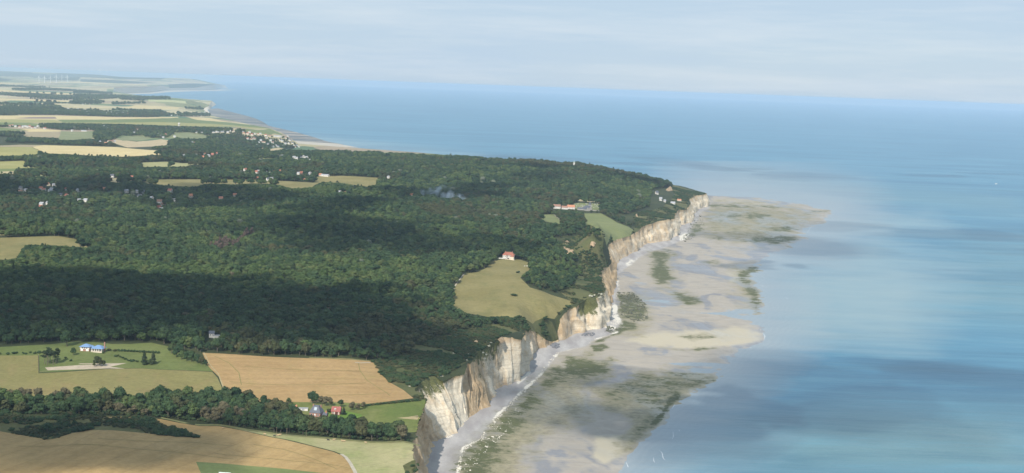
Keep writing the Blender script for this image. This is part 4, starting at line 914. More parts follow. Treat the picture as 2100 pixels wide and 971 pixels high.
hk('L', 'village_barn', 26, 9, 4.2, 6.6, MW, MGREY, chim=False); hk('LB', 'village_barn', 22, 9, 3.6, 7.4, MCREAM, MBROWN, chim=False)
KIND_TXT = {'WR': 'white red-roofed house', 'WG': 'white slate-roofed house', 'WB': 'white brown-roofed house', 'CO': 'cream orange-roofed house', 'BR': 'red-roofed brick house', 'W': 'tall grey-roofed white house', 'L': 'long grey-roofed white building', 'LB': 'long brown-roofed cream barn'}
def place_house(key, px, py, where, group, sc=1.0, rz=None):
    p = spot(px, py, 9 * sc); e = HK[key]
    if not e[1]: o = e[0]; e[1] = True
    else: o = copy_tree(e[0])
    o.location = base_at(p); o.rotation_euler = (0, 0, rz if rz is not None else random.uniform(-0.9, 0.9)); o.scale = (sc,) * 3
    tag(o, 'small ' + KIND_TXT[key] + ' ' + where, 'building' if key[0] == 'L' else 'house', KIND_TXT[key] + 's ' + group)
    return o
VILL = [
 ('amid trees of the wooded western village', 'of the wooded western village', 'WG,43,389 LB,43,397 W,54,394 WR,84,389 WR,90,392 CO,99,381 W,111,383 W,106,391 W,103,395 WG,125,404 WR,137,406 W,86,423 W,98,420 BR,83,428 L,163,413 W,176,415 W,160,394 WR,135,391 CO,214,391 WG,230,364'),
 ('in the wooded village below the long meadow', 'of the village below the long meadow', 'BR,270,367 W,259,396 W,281,396 WG,296,397 WG,287,407 W,311,411 WB,335,423 BR,325,428 W,331,432 WB,327,417 WR,349,395 W,357,415 W,361,424 CO,391,405 CO,453,410 W,433,368'),
 ('beside the long valley meadow', 'beside the long valley meadow', 'WR,503,351 WR,526,356 W,530,354 WG,545,356 W,554,358 CO,561,355 CO,574,353 WR,533,364 BR,528,368 WG,550,371 W,557,370 W,612,358 BR,618,357 W,635,359 CO,624,371 CO,657,361 L,667,362 LB,665,407 CO,482,403'),
 ('on the wooded ridge above the meadow', 'on the wooded ridge', 'W,603,326 W,608,327 WG,618,326 W,624,324 W,629,326 W,635,331 W,579,322 W,691,342 WG,766,342 W,797,366 WB,709,396 WB,716,396 WR,720,395 W,697,398 CO,844,403'),
 ('around the orange roofed works yard', 'around the works yard', 'L,457,319 CO,469,315 WR,497,308 WG,509,310 CO,523,309 WR,445,318 WR,420,318 W,428,322 W,403,321 W,377,322 CO,415,325 BR,436,319 W,345,303 LB,479,319'),
 ('among seaside village houses on the far slope', 'of the far seaside village', 'W,444,272 L,456,272 WB,461,268 W,467,273 W,472,270 WB,479,271 W,498,272 CO,500,275 WR,508,276 W,512,273 WR,517,278 W,523,276 WR,530,277 W,534,276 WR,545,279 LB,553,280 W,563,281 L,568,281 W,575,282 WB,586,284 W,590,281 WG,594,289 W,597,290 WR,508,286 LB,515,287 WB,521,286 W,531,294 W,535,290 LB,540,293 WG,547,284 W,555,290 W,565,300 WG,575,289 W,579,291 WG,585,295 W,592,296 WG,600,295 W,603,300 WG,609,300 W,560,303 WG,570,302 W,580,302 WG,590,301 W,597,303 WB,605,303 W,613,303 W,586,298 WG,550,297 WB,559,294'),
 ('in the village beyond the pale barley field', 'beyond the barley field', 'WR,20,260 WR,26,259 W,32,261 WR,40,262 W,47,262 W,52,261 W,56,262 WR,61,261 WR,66,264 W,72,264 W,78,261 WR,92,265 W,213,261 L,228,262 W,181,266 WB,195,270 W,218,265 L,172,270 W,148,270 LB,227,292 W,235,292 CO,217,296 W,204,294'),
 ('near the white water tower', 'near the water tower', 'LB,279,267 W,292,268 LB,341,265 BR,340,278 W,335,284 W,325,277 W,358,282 W,386,267 WR,400,267 WG,403,273 L,415,273 L,437,273 W,447,273 W,394,295 WB,398,295 W,275,274 WG,360,286'),
 ('in the far village below the coast fields', 'of the far village by the coast fields', 'W,140,225 W,143,225 W,160,225 WB,164,228 W,173,226 W,178,231 W,182,232 WB,153,231 W,215,228 W,221,229 W,228,231 W,212,233 W,218,234 WB,199,237 W,232,237 W,247,229 W,252,233 WB,262,234 W,240,235 L,328,235 W,337,237 W,352,238 L,360,238 W,340,233 W,380,238 W,387,238 W,394,239 W,405,237 W,412,239 L,414,232 W,420,231 W,170,215 W,175,214 WB,184,215 W,193,214 W,207,203 W,45,194 CO,18,199 W,60,201'),
]
NH = 0
for where, group, s in VILL:
    for t in s.split():
        k, x, y = t.split(','); place_house(k, float(x), float(y), where, group, random.uniform(0.85, 1.15) * (1.0 if float(y) > 330 else 1.08)); NH += 1
print('houses', NH, round(time.time() - T0, 1))

# brick manor with the steep slate roof
p = spot(649, 858, 12, 30); r = empty('manor_house', base_at(p), R_(-14)); tag(r, 'tall brick manor with a steep slate roof and red chimney above the tree belt', 'house')
b = MB(); b.box((0, 0, 1.6), (11, 9.5, 9.2)); b.build('wall', MBRICK, r)
b = MB(); b.hip(11, 9.5, 6.2, 12.4, 0.42, 0.5); ro = b.build('roof', MSLATE, r)
MB().box((-2.6, -1.6, 11.4), (1.1, 0.9, 5.2)).build('chimney', MBRICK, ro); MB().box((3.6, 2.2, 11.2), (1.0, 0.9, 3.4)).build('chimney', MBRICK, ro)
b = MB(); V = [(-1.2, -4.1, 8.55), (1.6, -4.1, 8.55), (1.6, -2.55, 11.2), (-1.2, -2.55, 11.2)]; b.add([(x, y - 0.12, z + 0.1) for x, y, z in V] + V, [(0, 1, 2, 3), (0, 4, 5, 1), (1, 5, 6, 2), (2, 6, 7, 3), (3, 7, 4, 0)]); b.build('skylight', plain('skylight_glass', (0.42, 0.48, 0.52), 0.2, 0.05), ro)
for x in (-3.2, 0.2, 3.4):
    for z in (1.4, 4.4): window(r, x, z, 1.1, 1.7, -4.75, mat=MSHUT if x == 0.2 else None)
for y in (-2.4, 2.4):
    for z in (1.4, 4.4): window(r, y, z, 1.0, 1.6, 5.5, 'x', 1)
door(r, -1.6, 0.6, 1.1, 2.2, -4.75)
q = MB().box((8.0, 2.0, 1.0), (4.6, 5, 6)).build('side_wing', MBRICK, r); MB().add(*(lambda m_: ([(x + 8.0, y + 2.0, z) for x, y, z in m_.v], m_.f))(MB().gable(4.6, 5, 4.0, 6.0))).build('wing_roof', MSLATE, q)
MB().box((9.2, 1.6, 6.2), (1.2, 1.0, 3.2)).build('chimney', MORANGE, q)
# small brick house
p = spot(690, 849, 9, 30); r = empty('brick_cottage', base_at(p), R_(-8)); tag(r, 'small brick cottage with a red tiled roof and round dormer on the bright lawn', 'house')
MB().gwall(8.6, 6.8, 3.2, 7.0).build('wall', MBRICK, r); ro = MB().gable(8.6, 6.8, 3.2, 7.0).build('roof', plain('rose_tiles', (0.33, 0.12, 0.105), 0.85, 0.2, 0.9), r)
b = MB(); b.box((-0.6, -2.4, 5.0), (1.5, 1.6, 1.5)); dm = b.build('dormer', MW, ro); b = MB(); b.tube([(-0.6, -3.2, 5.0), (-0.6, -3.26, 5.0)], 0.5, 10); b.build('pane', MGLASS, dm)
door(r, 1.0, 1.2, 2.6, 2.4, -3.4); window(r, -2.6, 1.5, 1.0, 1.2, -3.4); MB().box((3.2, 0.6, 7.0), (0.8, 0.7, 1.6)).build('chimney', MBRICK, ro)
MB().box((-1.2, -3.47, 1.3), (0.7, 0.08, 2.6)).build('quoin', MW, r); MB().box((2.8, -3.47, 1.3), (0.5, 0.08, 2.6)).build('quoin', MW, r)
# shed
p = spot(601, 840, 6, 12); r = empty('farm_shed', base_at(p), R_(8)); tag(r, 'low white shed with an orange roof half hidden by the belt trees', 'shed')
MB().gwall(7, 5, 2.6, 4.4).build('wall', MW, r); MB().gable(7, 5, 2.6, 4.4).build('roof', MORANGE, r); door(r, 1.4, 1.1, 1.6, 2.0, -2.5, mat=MWOOD)
p = spot(622, 842, 5, 12); r = empty('storage_shed', base_at(p), R_(4)); tag(r, 'flat pale storage shed beside the brick manor', 'shed')
MB().box((0, 0, 0.6), (9, 4, 3.2)).build('wall', MW, r); MB().box((0, 0, 2.3), (9.5, 4.5, 0.2)).build('roof', MGREY, r); door(r, 0, 1.0, 2.4, 1.9, -2.0, mat=MGREY)

# villa with blue pavilion roofs
p = spot(190, 719.5, 20, 40); r = empty('blue_roofed_villa', base_at(p), R_(-6)); tag(r, 'low villa with two blue pavilion roofs and a tall brick chimney on the lawn', 'house')
def off(mb, x, y, z=0): mb.v = [(a + x, b_ + y, c + z) for a, b_, c in mb.v]; return mb
off(MB().box((0, 0, 1.3), (10.5, 9, 6.4)), -7.2, 0).build('wall', MBRICK, r); off(MB().hip(10.5, 9, 4.5, 7.2, 0.12, 1.2), -7.2, 0).build('roof', MBLUE, r)
off(MB().box((0, 0, 0.8), (10.5, 9, 5.0)), 6.6, 0.5).build('wall', MCREAM, r); ro = off(MB().hip(11.5, 10, 3.3, 6.4, 0.15, 1.3), 6.6, 0.5).build('roof', MBLUE, r)
off(MB().box((0, 0, 1), (4, 6, 5)), -0.3, 1.5).build('link_wall', MW, r); off(MB().hip(4, 6, 3.6, 5.2, 0.1, 0.6), -0.3, 1.5).build('roof', MBLUE, r)
MB().box((13.2, 1.0, 4.5), (1.2, 1.2, 11)).build('chimney', MBRICK, r)
MB().box((-7.2, -4.6, 3.0), (10.6, 0.12, 1.3)).build('wall_band', MW, r)
for x, w in ((-10.4, 2.6), (-4.2, 3.0)): door(r, x, 1.2, w, 2.3, -4.5, mat=MSHUT)
for x in (-9.6, -7.2, -4.8): window(r, x, 3.35, 1.5, 0.9, -4.66)
for x in (3.0, 5.4, 7.8, 10.2): window(r, x, 1.5, 1.6, 2.2, -4.0)
for x in (1.2, 4.2, 6.6, 9.0, 12.0): MB().box((x, -5.6, 0.9), (0.35, 0.35, 4.8)).build('porch_post', MW, r)
MB().box((6.6, -4.9, -0.3), (12.5, 2.6, 0.8)).build('terrace', MCREAM, r)

# white house in the shaded wood
p = spot(434, 692, 9, 45); r = empty('forest_house', base_at(p), R_(12)); tag(r, 'white house with a grey lean-to standing in the shaded wood', 'house')
MB().box((0, 0, 1.5), (6, 6, 7)).build('wall', MW, r); MB().gable(6, 6, 5.0, 7.4).build('roof', MSLATE, r)
q = off(MB().box((0, 0, 0.5), (8, 5, 4)), 5.6, -2.4).build('lean_to', MW, r); off(MB().box((0, 0, 2.7), (8.6, 5.6, 0.3)), 5.6, -2.4).build('roof', MGREY, q)
for x in (-1.5, 1.5): window(r, x, 3.2, 1.0, 1.3, -3.0)
p = spot(675, 634, 6, 60); r = empty('forest_cottage', base_at(p), R_(-10)); tag(r, 'low cottage with a salmon roof alone in the wood', 'house')
MB().gwall(12, 7, 3, 5.6).build('wall', MCREAM, r); MB().gable(12, 7, 3, 5.6).build('roof', MORANGE, r); window(r, -3, 1.6, 1.2, 1.2, -3.5); door(r, 2, 1.1, 1.1, 2.1, -3.5)

# white mansion with the red hipped roof
p = spot(1043, 531, 22, 60); r = empty('cliff_mansion', base_at(p), R_(-10)); tag(r, 'large white mansion with red hipped roofs at the head of the clifftop meadow', 'house')
MB().box((0, 0, 2.2), (20, 10, 10)).build('wall', MW, r); ro = MB().hip(20, 10, 7.0, 12.2, 0.2, 0.9).build('roof', MRED, r)
q = off(MB().box((0, 0, 2.2), (6.5, 5, 10.2)), -5.8, -6.2).build('wing', MW, r); off(MB().hip(6.5, 6, 7.2, 10.8, 0.1, 0.7), -5.8, -5.6).build('wing_roof', MRED, q)
q = off(MB().box((0, 0, 1.2), (6, 4, 7.5)), 7.6, -6.4).build('wing', MCREAM, r); off(MB().hip(6, 5, 5.0, 7.4, 0.1, 0.5), 7.6, -6.0).build('wing_roof', MRED, q)
for x in (-6.2, 6.4): MB().box((x, 0.6, 12.2), (1.1, 1.0, 3.0)).build('chimney', MBRICK, ro)
for x in (-1.2, 1.6, 4.2, 8.8):
    for z in (1.6, 5.0): window(r, x, z, 1.2, 1.8, -5.0)
for x in (-7.2, -4.6):
    for z in (1.6, 5.0): window(r, x, z, 1.1, 1.7, -8.7)
door(r, 0.2, 0.9, 1.4, 2.4, -5.0); MB().box((0, -8.6, -0.6), (24, 3.0, 1.4)).build('terrace', MCREAM, r)
p = base_at(drop(1028, 531)); w_ = MB(); w_.box((0, 0, 0.3), (9, 0.5, 2.6)); o = w_.build('garden_wall', MW); o.location = p; tag(o, 'low white garden wall beside the red roofed mansion', 'wall')

# farm and church above the cliffs
def long_house(px, py, w, d, h0, h1, wm, rm, rz, label, name='farmhouse', nwin=5, cl=105):
    p = spot(px, py, w / 2 + 3, cl); r = empty(name, base_at(p), R_(rz)); tag(r, label, 'house')
    MB().gwall(w, d, h0, h1).build('wall', wm, r); ro = MB().gable(w, d, h0, h1).build('roof', rm, r)
    for i in range(nwin):
        x = (i + 0.5) / nwin * w - w / 2; window(r, x, h0 * 0.3, 1.1, 1.4, -d / 2)
        if h0 > 5: window(r, x, h0 * 0.75, 1.1, 1.3, -d / 2)
    MB().box((-w * 0.35, 0.5, h1 + 0.3), (0.9, 0.8, 1.8)).build('chimney', MBRICK, ro); MB().box((w * 0.3, 0.5, h1 + 0.3), (0.9, 0.8, 1.8)).build('chimney', MBRICK, ro)
    return r
long_house(1142, 428, 19, 8, 6.0, 10.5, MW, MBROWN, -6, 'long white farmhouse with a brown roof, first of the row before the church')
long_house(1158, 429.5, 16, 8, 4.6, 8.6, MW, MBROWN, -4, 'lower white farmhouse with a brown roof in the middle of the row')
long_house(1171, 429, 20, 9, 5.2, 10.5, MW, MORANGE, -5, 'white farmhouse with a bright orange roof next to the church')
long_house(1191, 431, 17, 7, 3.4, 6.4, MFLINT, MSLATE, -4, 'low grey stone outbuilding between the orange roof and church', 'stone_outbuilding', 3)
p = spot(1206, 432, 14, 70); r = empty('church', base_at(p), R_(-62)); tag(r, 'grey stone church with a slate spire on the clifftop', 'church')
MB().gwall(24, 10, 6.0, 12.5).build('nave_wall', MFLINT, r); MB().gable(24, 10, 6.0, 12.5, 0.4, 0.3).build('nave_roof', MSLATE, r)
off(MB().gwall(20, 8, 4.6, 10.5), 2, -8.6).build('aisle_wall', MFLINT, r); off(MB().gable(20, 8, 4.6, 10.5), 2, -8.6).build('aisle_roof', MSLATE, r)
q = off(MB().box((0, 0, 6), (6, 6, 18)), -3, 6.5).build('tower', MFLINT, r)
b = MB(); b.add([(-6.2, 3.3, 15), (0.2, 3.3, 15), (0.2, 9.7, 15), (-6.2, 9.7, 15), (-3, 6.5, 23)], [(0, 1, 4), (1, 2, 4), (2, 3, 4), (3, 0, 4), (3, 2, 1, 0)]); b.build('spire', MSLATE, q)
for x in (-8, -2.5, 3, 8.5): window(r, x, 3.4, 1.0, 2.6, 5.0, 'y', 1)
for x in (-4.5, 0.5, 5.5): window(r, x, 2.4, 0.9, 2.0, -12.6)
window(r, 0, 4.2, 1.8, 4.2, -12.0, 'x', -1); window(r, -8.6, 3.0, 1.0, 2.6, -8.0, 'x', -1)
p = base_at(drop(1222, 433)); b = MB(); b.box((0, 0, 0.6), (46, 0.7, 3.2)); o = b.build('churchyard_wall', MFLINT); o.location = p; o.rotation_euler = (0, 0, R_(8)); tag(o, 'grey stone wall along the seaward side of the churchyard', 'wall')
b = MB(); gm = random.Random(4)
for k in range(90):
    q = drop(gm.uniform(1176, 1232), gm.uniform(417.5, 427)); h = hz(np.array([q[0]]), np.array([q[1]]))[0]; b.box((q[0], q[1], h + 0.5), (gm.uniform(1.0, 1.8), gm.uniform(0.5, 1.8), gm.uniform(0.8, 1.8)), gm.uniform(-.3, .3))
tag(b.build('gravestones', plain('grave_granite', (0.42, 0.42, 0.40), 0.8, 0.25)), kind='stuff')
# single houses over the cliffs
def timbered(px, py, rz, label, rm=MSLATE, s=1.0):
    p = spot(px, py, 6, 34); r = empty('timbered_house', base_at(p), R_(rz)); s *= 0.85; r.scale = (s,) * 3; tag(r, label, 'house')
    MB().gwall(9.5, 8, 7.2, 12.0).build('wall', MW, r); MB().gable(9.5, 8, 7.2, 12.0, 0.7).build('roof', rm, r)
    b = MB()
    for x in (-4.6, -2.4, 2.4, 4.6): b.box((x, -4.06, 3.4), (0.3, 0.12, 7))
    for z in (3.6, 6.9): b.box((0, -4.09, z), (9.6, 0.16, 0.3))
    b.build('timber_frame', MTIMB, r)
    for x in (-3.4, 0, 3.4): window(r, x, 5.3, 1.1, 1.4, -4.0)
    return r
timbered(1220, 380, 20, 'white timbered house with a dark roof alone on the wooded headland slope'); timbered(1347, 399, 25, 'narrow white house with a tall dark gable on the headland slope', s=1.05)
timbered(1355, 412, -20, 'white house with grey gables below the tall gabled one', MGREY); timbered(1363, 415, 15, 'smaller white house just beside the grey gabled one', MGREY, 0.75)
long_house(1380, 419, 13, 8, 3.6, 7.2, MW, MGREY, -12, 'white bungalow with a pale roof near the end of the headland', 'bungalow', 3, 34); long_house(1393, 413, 12, 7, 3.0, 6.4, MW, MORANGE, -6, 'bungalow with a red roof nearest the tip of the headland', 'bungalow', 3, 34)

# lighthouse, water tower, greenhouse
p = spot(1177, 345, 9, 60); r = empty('lighthouse', base_at(p), 0.4); tag(r, 'white lighthouse with a green lantern on the wooded ridge', 'lighthouse')
MB().box((0, 0, 4), (10, 8, 14)).build('base_building', MW, r); MB().box((0, 0, 11.2), (10.8, 8.8, 0.5)).build('flat_roof', MGREY, r)
MB().box((0, 0, 15), (5, 5, 11)).build('tower', MW, r); MB().box((0, 0, 20.7), (6.4, 6.4, 0.5)).build('gallery', MW, r)
q = MB().tube([(0, 0, 20.9), (0, 0, 24.0)], 1.8, 10).build('lantern', plain('lantern_green', (0.18, 0.42, 0.34), 0.3), r); MB().tube([(0, 0, 24.0), (0, 0, 25.2), (0, 0, 26.2)], [2.0, 1.1, 0.1], 10).build('cupola', MSTEEL, q)
for x in (-3, 0, 3): window(r, x, 5.5, 1.1, 1.8, -4.0)
p = spot(367, 263, 10, 90); r = empty('water_tower', base_at(p)); tag(r, 'white water tower rising from trees before the long fields', 'water tower')
MB().tube([(0, 0, -2), (0, 0, 16), (0, 0, 20)], [4.6, 4.0, 4.2], 14).build('shaft', MW, r); MB().tube([(0, 0, 20), (0, 0, 22.5), (0, 0, 27.5), (0, 0, 29.5)], [4.2, 6.8, 6.8, 3.0], 14).build('tank', MW, r)
p = base_at(drop(461, 978)); r = empty('greenhouse', p, R_(-6)); tag(r, 'white framed glass roof cut by the bottom edge of the green field', 'greenhouse')
b = MB()
for x in np.linspace(-4.8, 4.8, 7):
    b.box((x, -2.5, 1), (0.12, 0.12, 2.6)); b.box((x, 2.5, 1), (0.12, 0.12, 2.6)); b.tube([(x, -2.5, 2.3), (x, 0, 3.5), (x, 2.5, 2.3)], 0.09, 4)
b.box((0, 0, 3.5), (9.8, 0.14, 0.14)); b.build('frame', MSTEEL, r)
gl = plain('greenhouse_glass', (0.55, 0.60, 0.60), 0.1, 0.05)
for s_ in (-1, 1): MB().add([(-4.8, s_ * 2.45, 2.25), (4.8, s_ * 2.45, 2.25), (4.8, 0.02 * s_, 3.4), (-4.8, 0.02 * s_, 3.4)], [(0, 1, 2, 3)]).build('glazing', gl, r)

# wind turbines
def turbine(px, py, top, label, group, first=[None]):
    p = un(px, py, 100.0); p = drop(px, py); h = (py - top) / FPX * p[1] / 1.42
    if first[0] is None:
        r = empty('wind_turbine', (0, 0, 0)); first[0] = r
        b = MB(); b.tube([(0, 0, -3), (0, 0, 30), (0, 0, 80)], [2.6, 2.2, 1.5], 10); b.build('tower', MSTEEL, r)
        b = MB(); b.box((0, 0.8, 80.6), (3.6, 9.5, 3.6)); n_ = b.build('nacelle', MSTEEL, r)
        b = MB(); b.tube([(0, -4, 80.6), (0, -5.6, 80.6)], [1.9, 0.9], 8); b.build('hub', MSTEEL, n_)
        for k in range(3):
            a_ = R_(84 + 120 * k); d = np.array([math.cos(a_), 0, math.sin(a_)]); s = np.array([-math.sin(a_), 0, math.cos(a_)]); c0 = np.array([0, -4.9, 80.6]); b = MB()
            P = []
            for f, wd in ((0.04, 1.3), (0.2, 2.1), (0.6, 1.4), (1.0, 0.5)):
                for sg in (-1, 1): P.append(c0 + d * 35 * f + s * wd * sg * 1.1)
            n0 = len(P); P2 = [q + np.array([0, -0.5, 0]) for q in P]; b.add(P + P2, [(0, 1, 3, 2), (2, 3, 5, 4), (4, 5, 7, 6)] + [(8 + a, 8 + c, 8 + e, 8 + g) for a, c, e, g in ((0, 2, 3, 1), (2, 4, 5, 3), (4, 6, 7, 5))] + [(0, 2, 10, 8), (2, 4, 12, 10), (4, 6, 14, 12), (1, 9, 11, 3), (3, 11, 13, 5), (5, 13, 15, 7), (6, 7, 15, 14)])
            b.build('blade', MSTEEL, r)
        o = r
    else: o = copy_tree(first[0])
    o.location = base_at(p); s = h / 80.0; o.scale = (s * 1.25, s * 1.25, s); tag(o, label, 'wind turbine', group); return o
for i, (x, y, t) in enumerate(((80, 171, 154.5), (91.5, 171, 154.5), (103.5, 170.8, 155.5), (115.5, 170.5, 153), (126.8, 168, 153.5), (138, 169, 153.5))):
    turbine(x, y, t, ['wind turbine at the inland end of the white row of six', 'second wind turbine from the inland end of the row of six', 'third wind turbine from the inland end of the row of six', 'fourth wind turbine from the inland end of the row of six', 'fifth wind turbine of six, standing farther back on a dark copse', 'wind turbine at the seaward end of the white row of six'][i], 'wind turbines in the row of six')
turbine(205, 152.5, 140.5, 'tall faint wind turbine on the skyline, the bigger of the pair', 'wind turbines on the skyline'); turbine(218, 154.5, 144, 'shorter faint wind turbine on the skyline beside the taller one', 'wind turbines on the skyline')
print('buildings', round(time.time() - T0, 1))
# ------------------------------------------------------------------ individual trees
NIND = 0
def tree_at(key, loc, label, group, scale=1.0, cat='tree', name='broadleaf_tree', wide=None, var=None):
    global NIND
    c_, t_, h_ = TK[key][random.randrange(len(TK[key])) if var is None else var]
    r = empty(name, loc, random.uniform(0, 6.28)); w_ = wide or 1.0; r.scale = (scale * w_, scale * w_, scale)
    link('trunk', t_, r); link('crown', c_, r); tag(r, label, cat, group); NIND += 1; TREES.append((loc[0], loc[1])); return r
TREES = []
def tree_px(key, px, py, h, label, group=None, **k):
    p = drop(px, py); return tree_at(key, base_at(p), label, group, h / TK[key][0][2], **k)
# villa garden
PB, PG = 'tall dark pine in the clump at the corner of the villa lawn', 'pines in the clump by the sand court'
for x, y in ((92, 747), (97, 750), (103, 746), (109, 749), (114, 747), (100, 744), (118, 745)): tree_px('pine', x, y, random.uniform(14, 17), PB, PG, name='pine_tree')
tree_px('dark', 150, 729, 8.5, 'round dark tree alone on the lawn before the blue roofed villa', wide=1.0)
tree_px('dark', 137, 711, 19, 'very tall green tree rising behind the villa lawn', wide=0.9)
tree_px('dark', 168, 703, 14, 'broad dark tree directly behind the left blue pavilion')
tree_px('olive', 199, 751, 11, 'tallest tree of the ragged group on the pale sand court')
for x, y, h in ((205, 751.5, 8), (212, 751, 6.5), (193, 752, 4)): tree_px('olive', x, y, h, 'lower tree in the ragged group on the pale sand court', 'small trees on the sand court', name='small_tree')
for x, y, h in ((296, 748, 15), (314, 748, 14.5)): tree_px('conifer', x, y, h, 'dark conifer in the pair standing on the villa lawn', 'conifers in the lawn pair', name='conifer_tree')
tree_px('bush', 304, 747, 6, 'dark shrub between the two lawn conifers', cat='shrub', name='shrub')
for x, y, h, k in ((352, 726, 12, 'dark'), (362, 733, 13, 'dark'), (372, 738, 10, 'light'), (383, 740, 11, 'dark'), (393, 742, 12, 'dark'), (404, 745, 10, 'dark'), (413, 748, 9, 'olive'), (421, 751, 7, 'dark'), (367, 724, 12, 'dark')):
    tree_px(k, x, y, h, {'dark': 'dark tree in the group between villa lawn and tan wheat', 'light': 'lighter green tree in the group by the lawn and wheat', 'olive': 'olive tree in the group between lawn and wheat'}[k], {'dark': 'dark trees of the group by the wheat'}.get(k))
for i, (x, y) in enumerate(((237, 732), (242, 731), (247, 733.5), (252, 735.5), (257, 738), (262, 740.5), (267, 741), (270, 742.5), (274, 741), (281, 743))): tree_px('bush', x, y, 2.6, 'sapling in the short planted row on the villa lawn', 'saplings in the planted row', name='sapling', cat='sapling')
for x, y in ((0, 727), (16, 727.5), (28, 726.5), (34, 725), (48, 726), (53, 727), (62, 724.5), (71, 726), (80, 725), (134, 735), (145, 741), (212, 725)): tree_px('bush', x, y, random.uniform(2.2, 3.6), 'low dark bush dotted along the top edge of the hay meadow', 'bushes along the hay meadow edge', name='bush', cat='bush')
tree_px('obush', 224, 720, 3, 'yellow green shrub beside the villa chimney', name='shrub', cat='shrub'); tree_px('obush', 236, 721, 3, 'second yellow green shrub along the villa hedge', name='shrub', cat='shrub')
for i in range(14): tree_px('bush', 244 + i * 6.2, 720.5 + i * 0.35, 3.0, 'clipped shrub of the dark hedge line running from the villa', 'shrubs of the villa hedge', name='hedge_shrub', cat='shrub')
# manor garden
tree_px('dark', 640, 828, 13, 'dark green tree directly behind the brick manor'); tree_px('dark', 648, 829, 11, 'second dark green tree behind the slate roof')
for x, y in ((660, 831), (668, 833), (676, 834)): tree_px('brown', x, y, 9.5, 'faded brown tree between the manor and the brick cottage', 'faded trees behind the manor')
tree_px('dark', 699, 836, 8, 'flat topped green tree behind the brick cottage', wide=1.1); tree_px('conifer', 705, 851, 7.5, 'round dark evergreen at the cottage corner', wide=1.3, name='evergreen_tree')
for x, y, h in ((722, 842, 8.5), (734, 842, 7), (745, 839, 7)): tree_px('brown', x, y, h, 'thin bare branched tree right of the cottage', 'thin trees by the cottage')
tree_px('obush', 676, 846, 4, 'olive bush between manor and cottage', name='bush', cat='bush'); tree_px('dark', 592, 829, 6.5, 'small dark tree at the end of the belt beside wheat'); tree_px('brown', 680, 861, 5, 'little leaning tree on the bright lawn')
for i in range(22): tree_px('bush' if i % 3 else 'obush', 748 + i * 5.4, 833.5 - i * 0.55, random.uniform(1.8, 3.2), 'low shrub of the hedge between upper wheat and meadow', 'shrubs of the wheat and meadow hedge', name='hedge_shrub', cat='shrub')
# rough slope bushes below the belt
for x, y, h, w_ in ((97, 888, 9, 1.3), (84, 887, 6, 1.2), (108, 889, 6, 1.2), (153, 874, 5.5, 1), (30, 868, 6, 1), (45, 866, 7.5, 1), (24, 884, 4, 1.1), (12, 868, 5, 1), (185, 876, 4, 1.3), (200, 873, 4, 1.2)):
    tree_px('dark' if h > 5 else 'bush', x, y, h, 'dark bush on the rough slope over the lower wheat', 'dark bushes on the rough slope', wide=w_, name='bush', cat='bush')
tree_px('bush', 346, 888, 6.5, 'round dark bush standing out of the scrub wedge in the wheat', name='bush', cat='bush')
for x, y, h in ((222, 868, 4), (234, 868, 4), (246, 869, 3.6), (258, 869, 5), (268, 871, 5.5), (278, 872, 5), (290, 873, 6), (300, 876, 6.5), (310, 879, 5.5), (318, 883, 4.5), (328, 886, 4.5), (362, 892, 3.5), (374, 894, 3.2), (386, 896, 3), (398, 898, 2.6)):
    tree_px('bush', x, y, h, 'dark shrub in the scrub wedge that points into the wheat', 'shrubs of the scrub wedge', name='shrub', cat='shrub')
for x, y, h in ((835, 972, 3), (846, 958, 3.2), (853, 968, 3.5), (840, 985, 3), (857, 955, 2.6)): tree_px('bush', x, y, h, 'low thorn bush on the cliff edge by the stubble', 'thorn bushes on the cliff edge', name='bush', cat='bush')

tree_px('bush', 1054, 607, 4.5, 'low dark bush alone in the middle of the clifftop meadow', name='bush', cat='bush', wide=1.8); tree_px('bush', 1062, 560, 4, 'dark bush high in the clifftop meadow below the mansion', name='bush', cat='bush', wide=1.6); tree_px('bush', 1085, 574, 4.5, 'bush at the scrub edge of the clifftop meadow', name='bush', cat='bush', wide=1.5)
for x, y in ((1018, 533), (1010, 534)): tree_px('dark', x, y, 6, 'small garden tree beside the white wall of the mansion', 'garden trees of the mansion', name='garden_tree')
# ------------------------------------------------------------------ the woods
def in_world(X, Y, polys):
    r = np.zeros(len(X), bool)
    for P in polys:
        lo, hi = P.min(0), P.max(0); s = np.where((X > lo[0]) & (X < hi[0]) & (Y > lo[1]) & (Y < hi[1]))[0]
        if len(s): r[s] |= inside(X[s], Y[s], P.tolist())
    return r
OPEN = [P for n, mk, P in WF if P is not None and mk not in ('rough', 'scrub', 'farwood')]
FOREST = [(-300, 322), (30, 322), (88, 316), (150, 316), (200, 320), (250, 322), (322, 320), (345, 315), (380, 306), (440, 305), (500, 308), (560, 312), (600, 309), (617, 306), (640, 306), (700, 312), (850, 322), (1000, 325), (1090, 325), (1177, 336), (1300, 357), (1380, 384), (1335, 390), (1330, 425), (1290, 440), (1250, 440), (1300, 462), (1300, 474), (1265, 478), (1230, 488), (1170, 484),
          (1120, 492), (1175, 530), (1195, 560), (1170, 590), (1150, 602), (1110, 595), (1060, 575), (1030, 545), (1000, 552), (940, 590), (924, 620), (980, 648), (1060, 658), (1075, 666), (1010, 668), (945, 680), (890, 696), (855, 716), (820, 735), (775, 742),
          (763, 740), (633, 733), (520, 728), (415, 722), (402, 730), (372, 713), (310, 700), (230, 703), (160, 697), (110, 702), (0, 708), (-300, 712)]
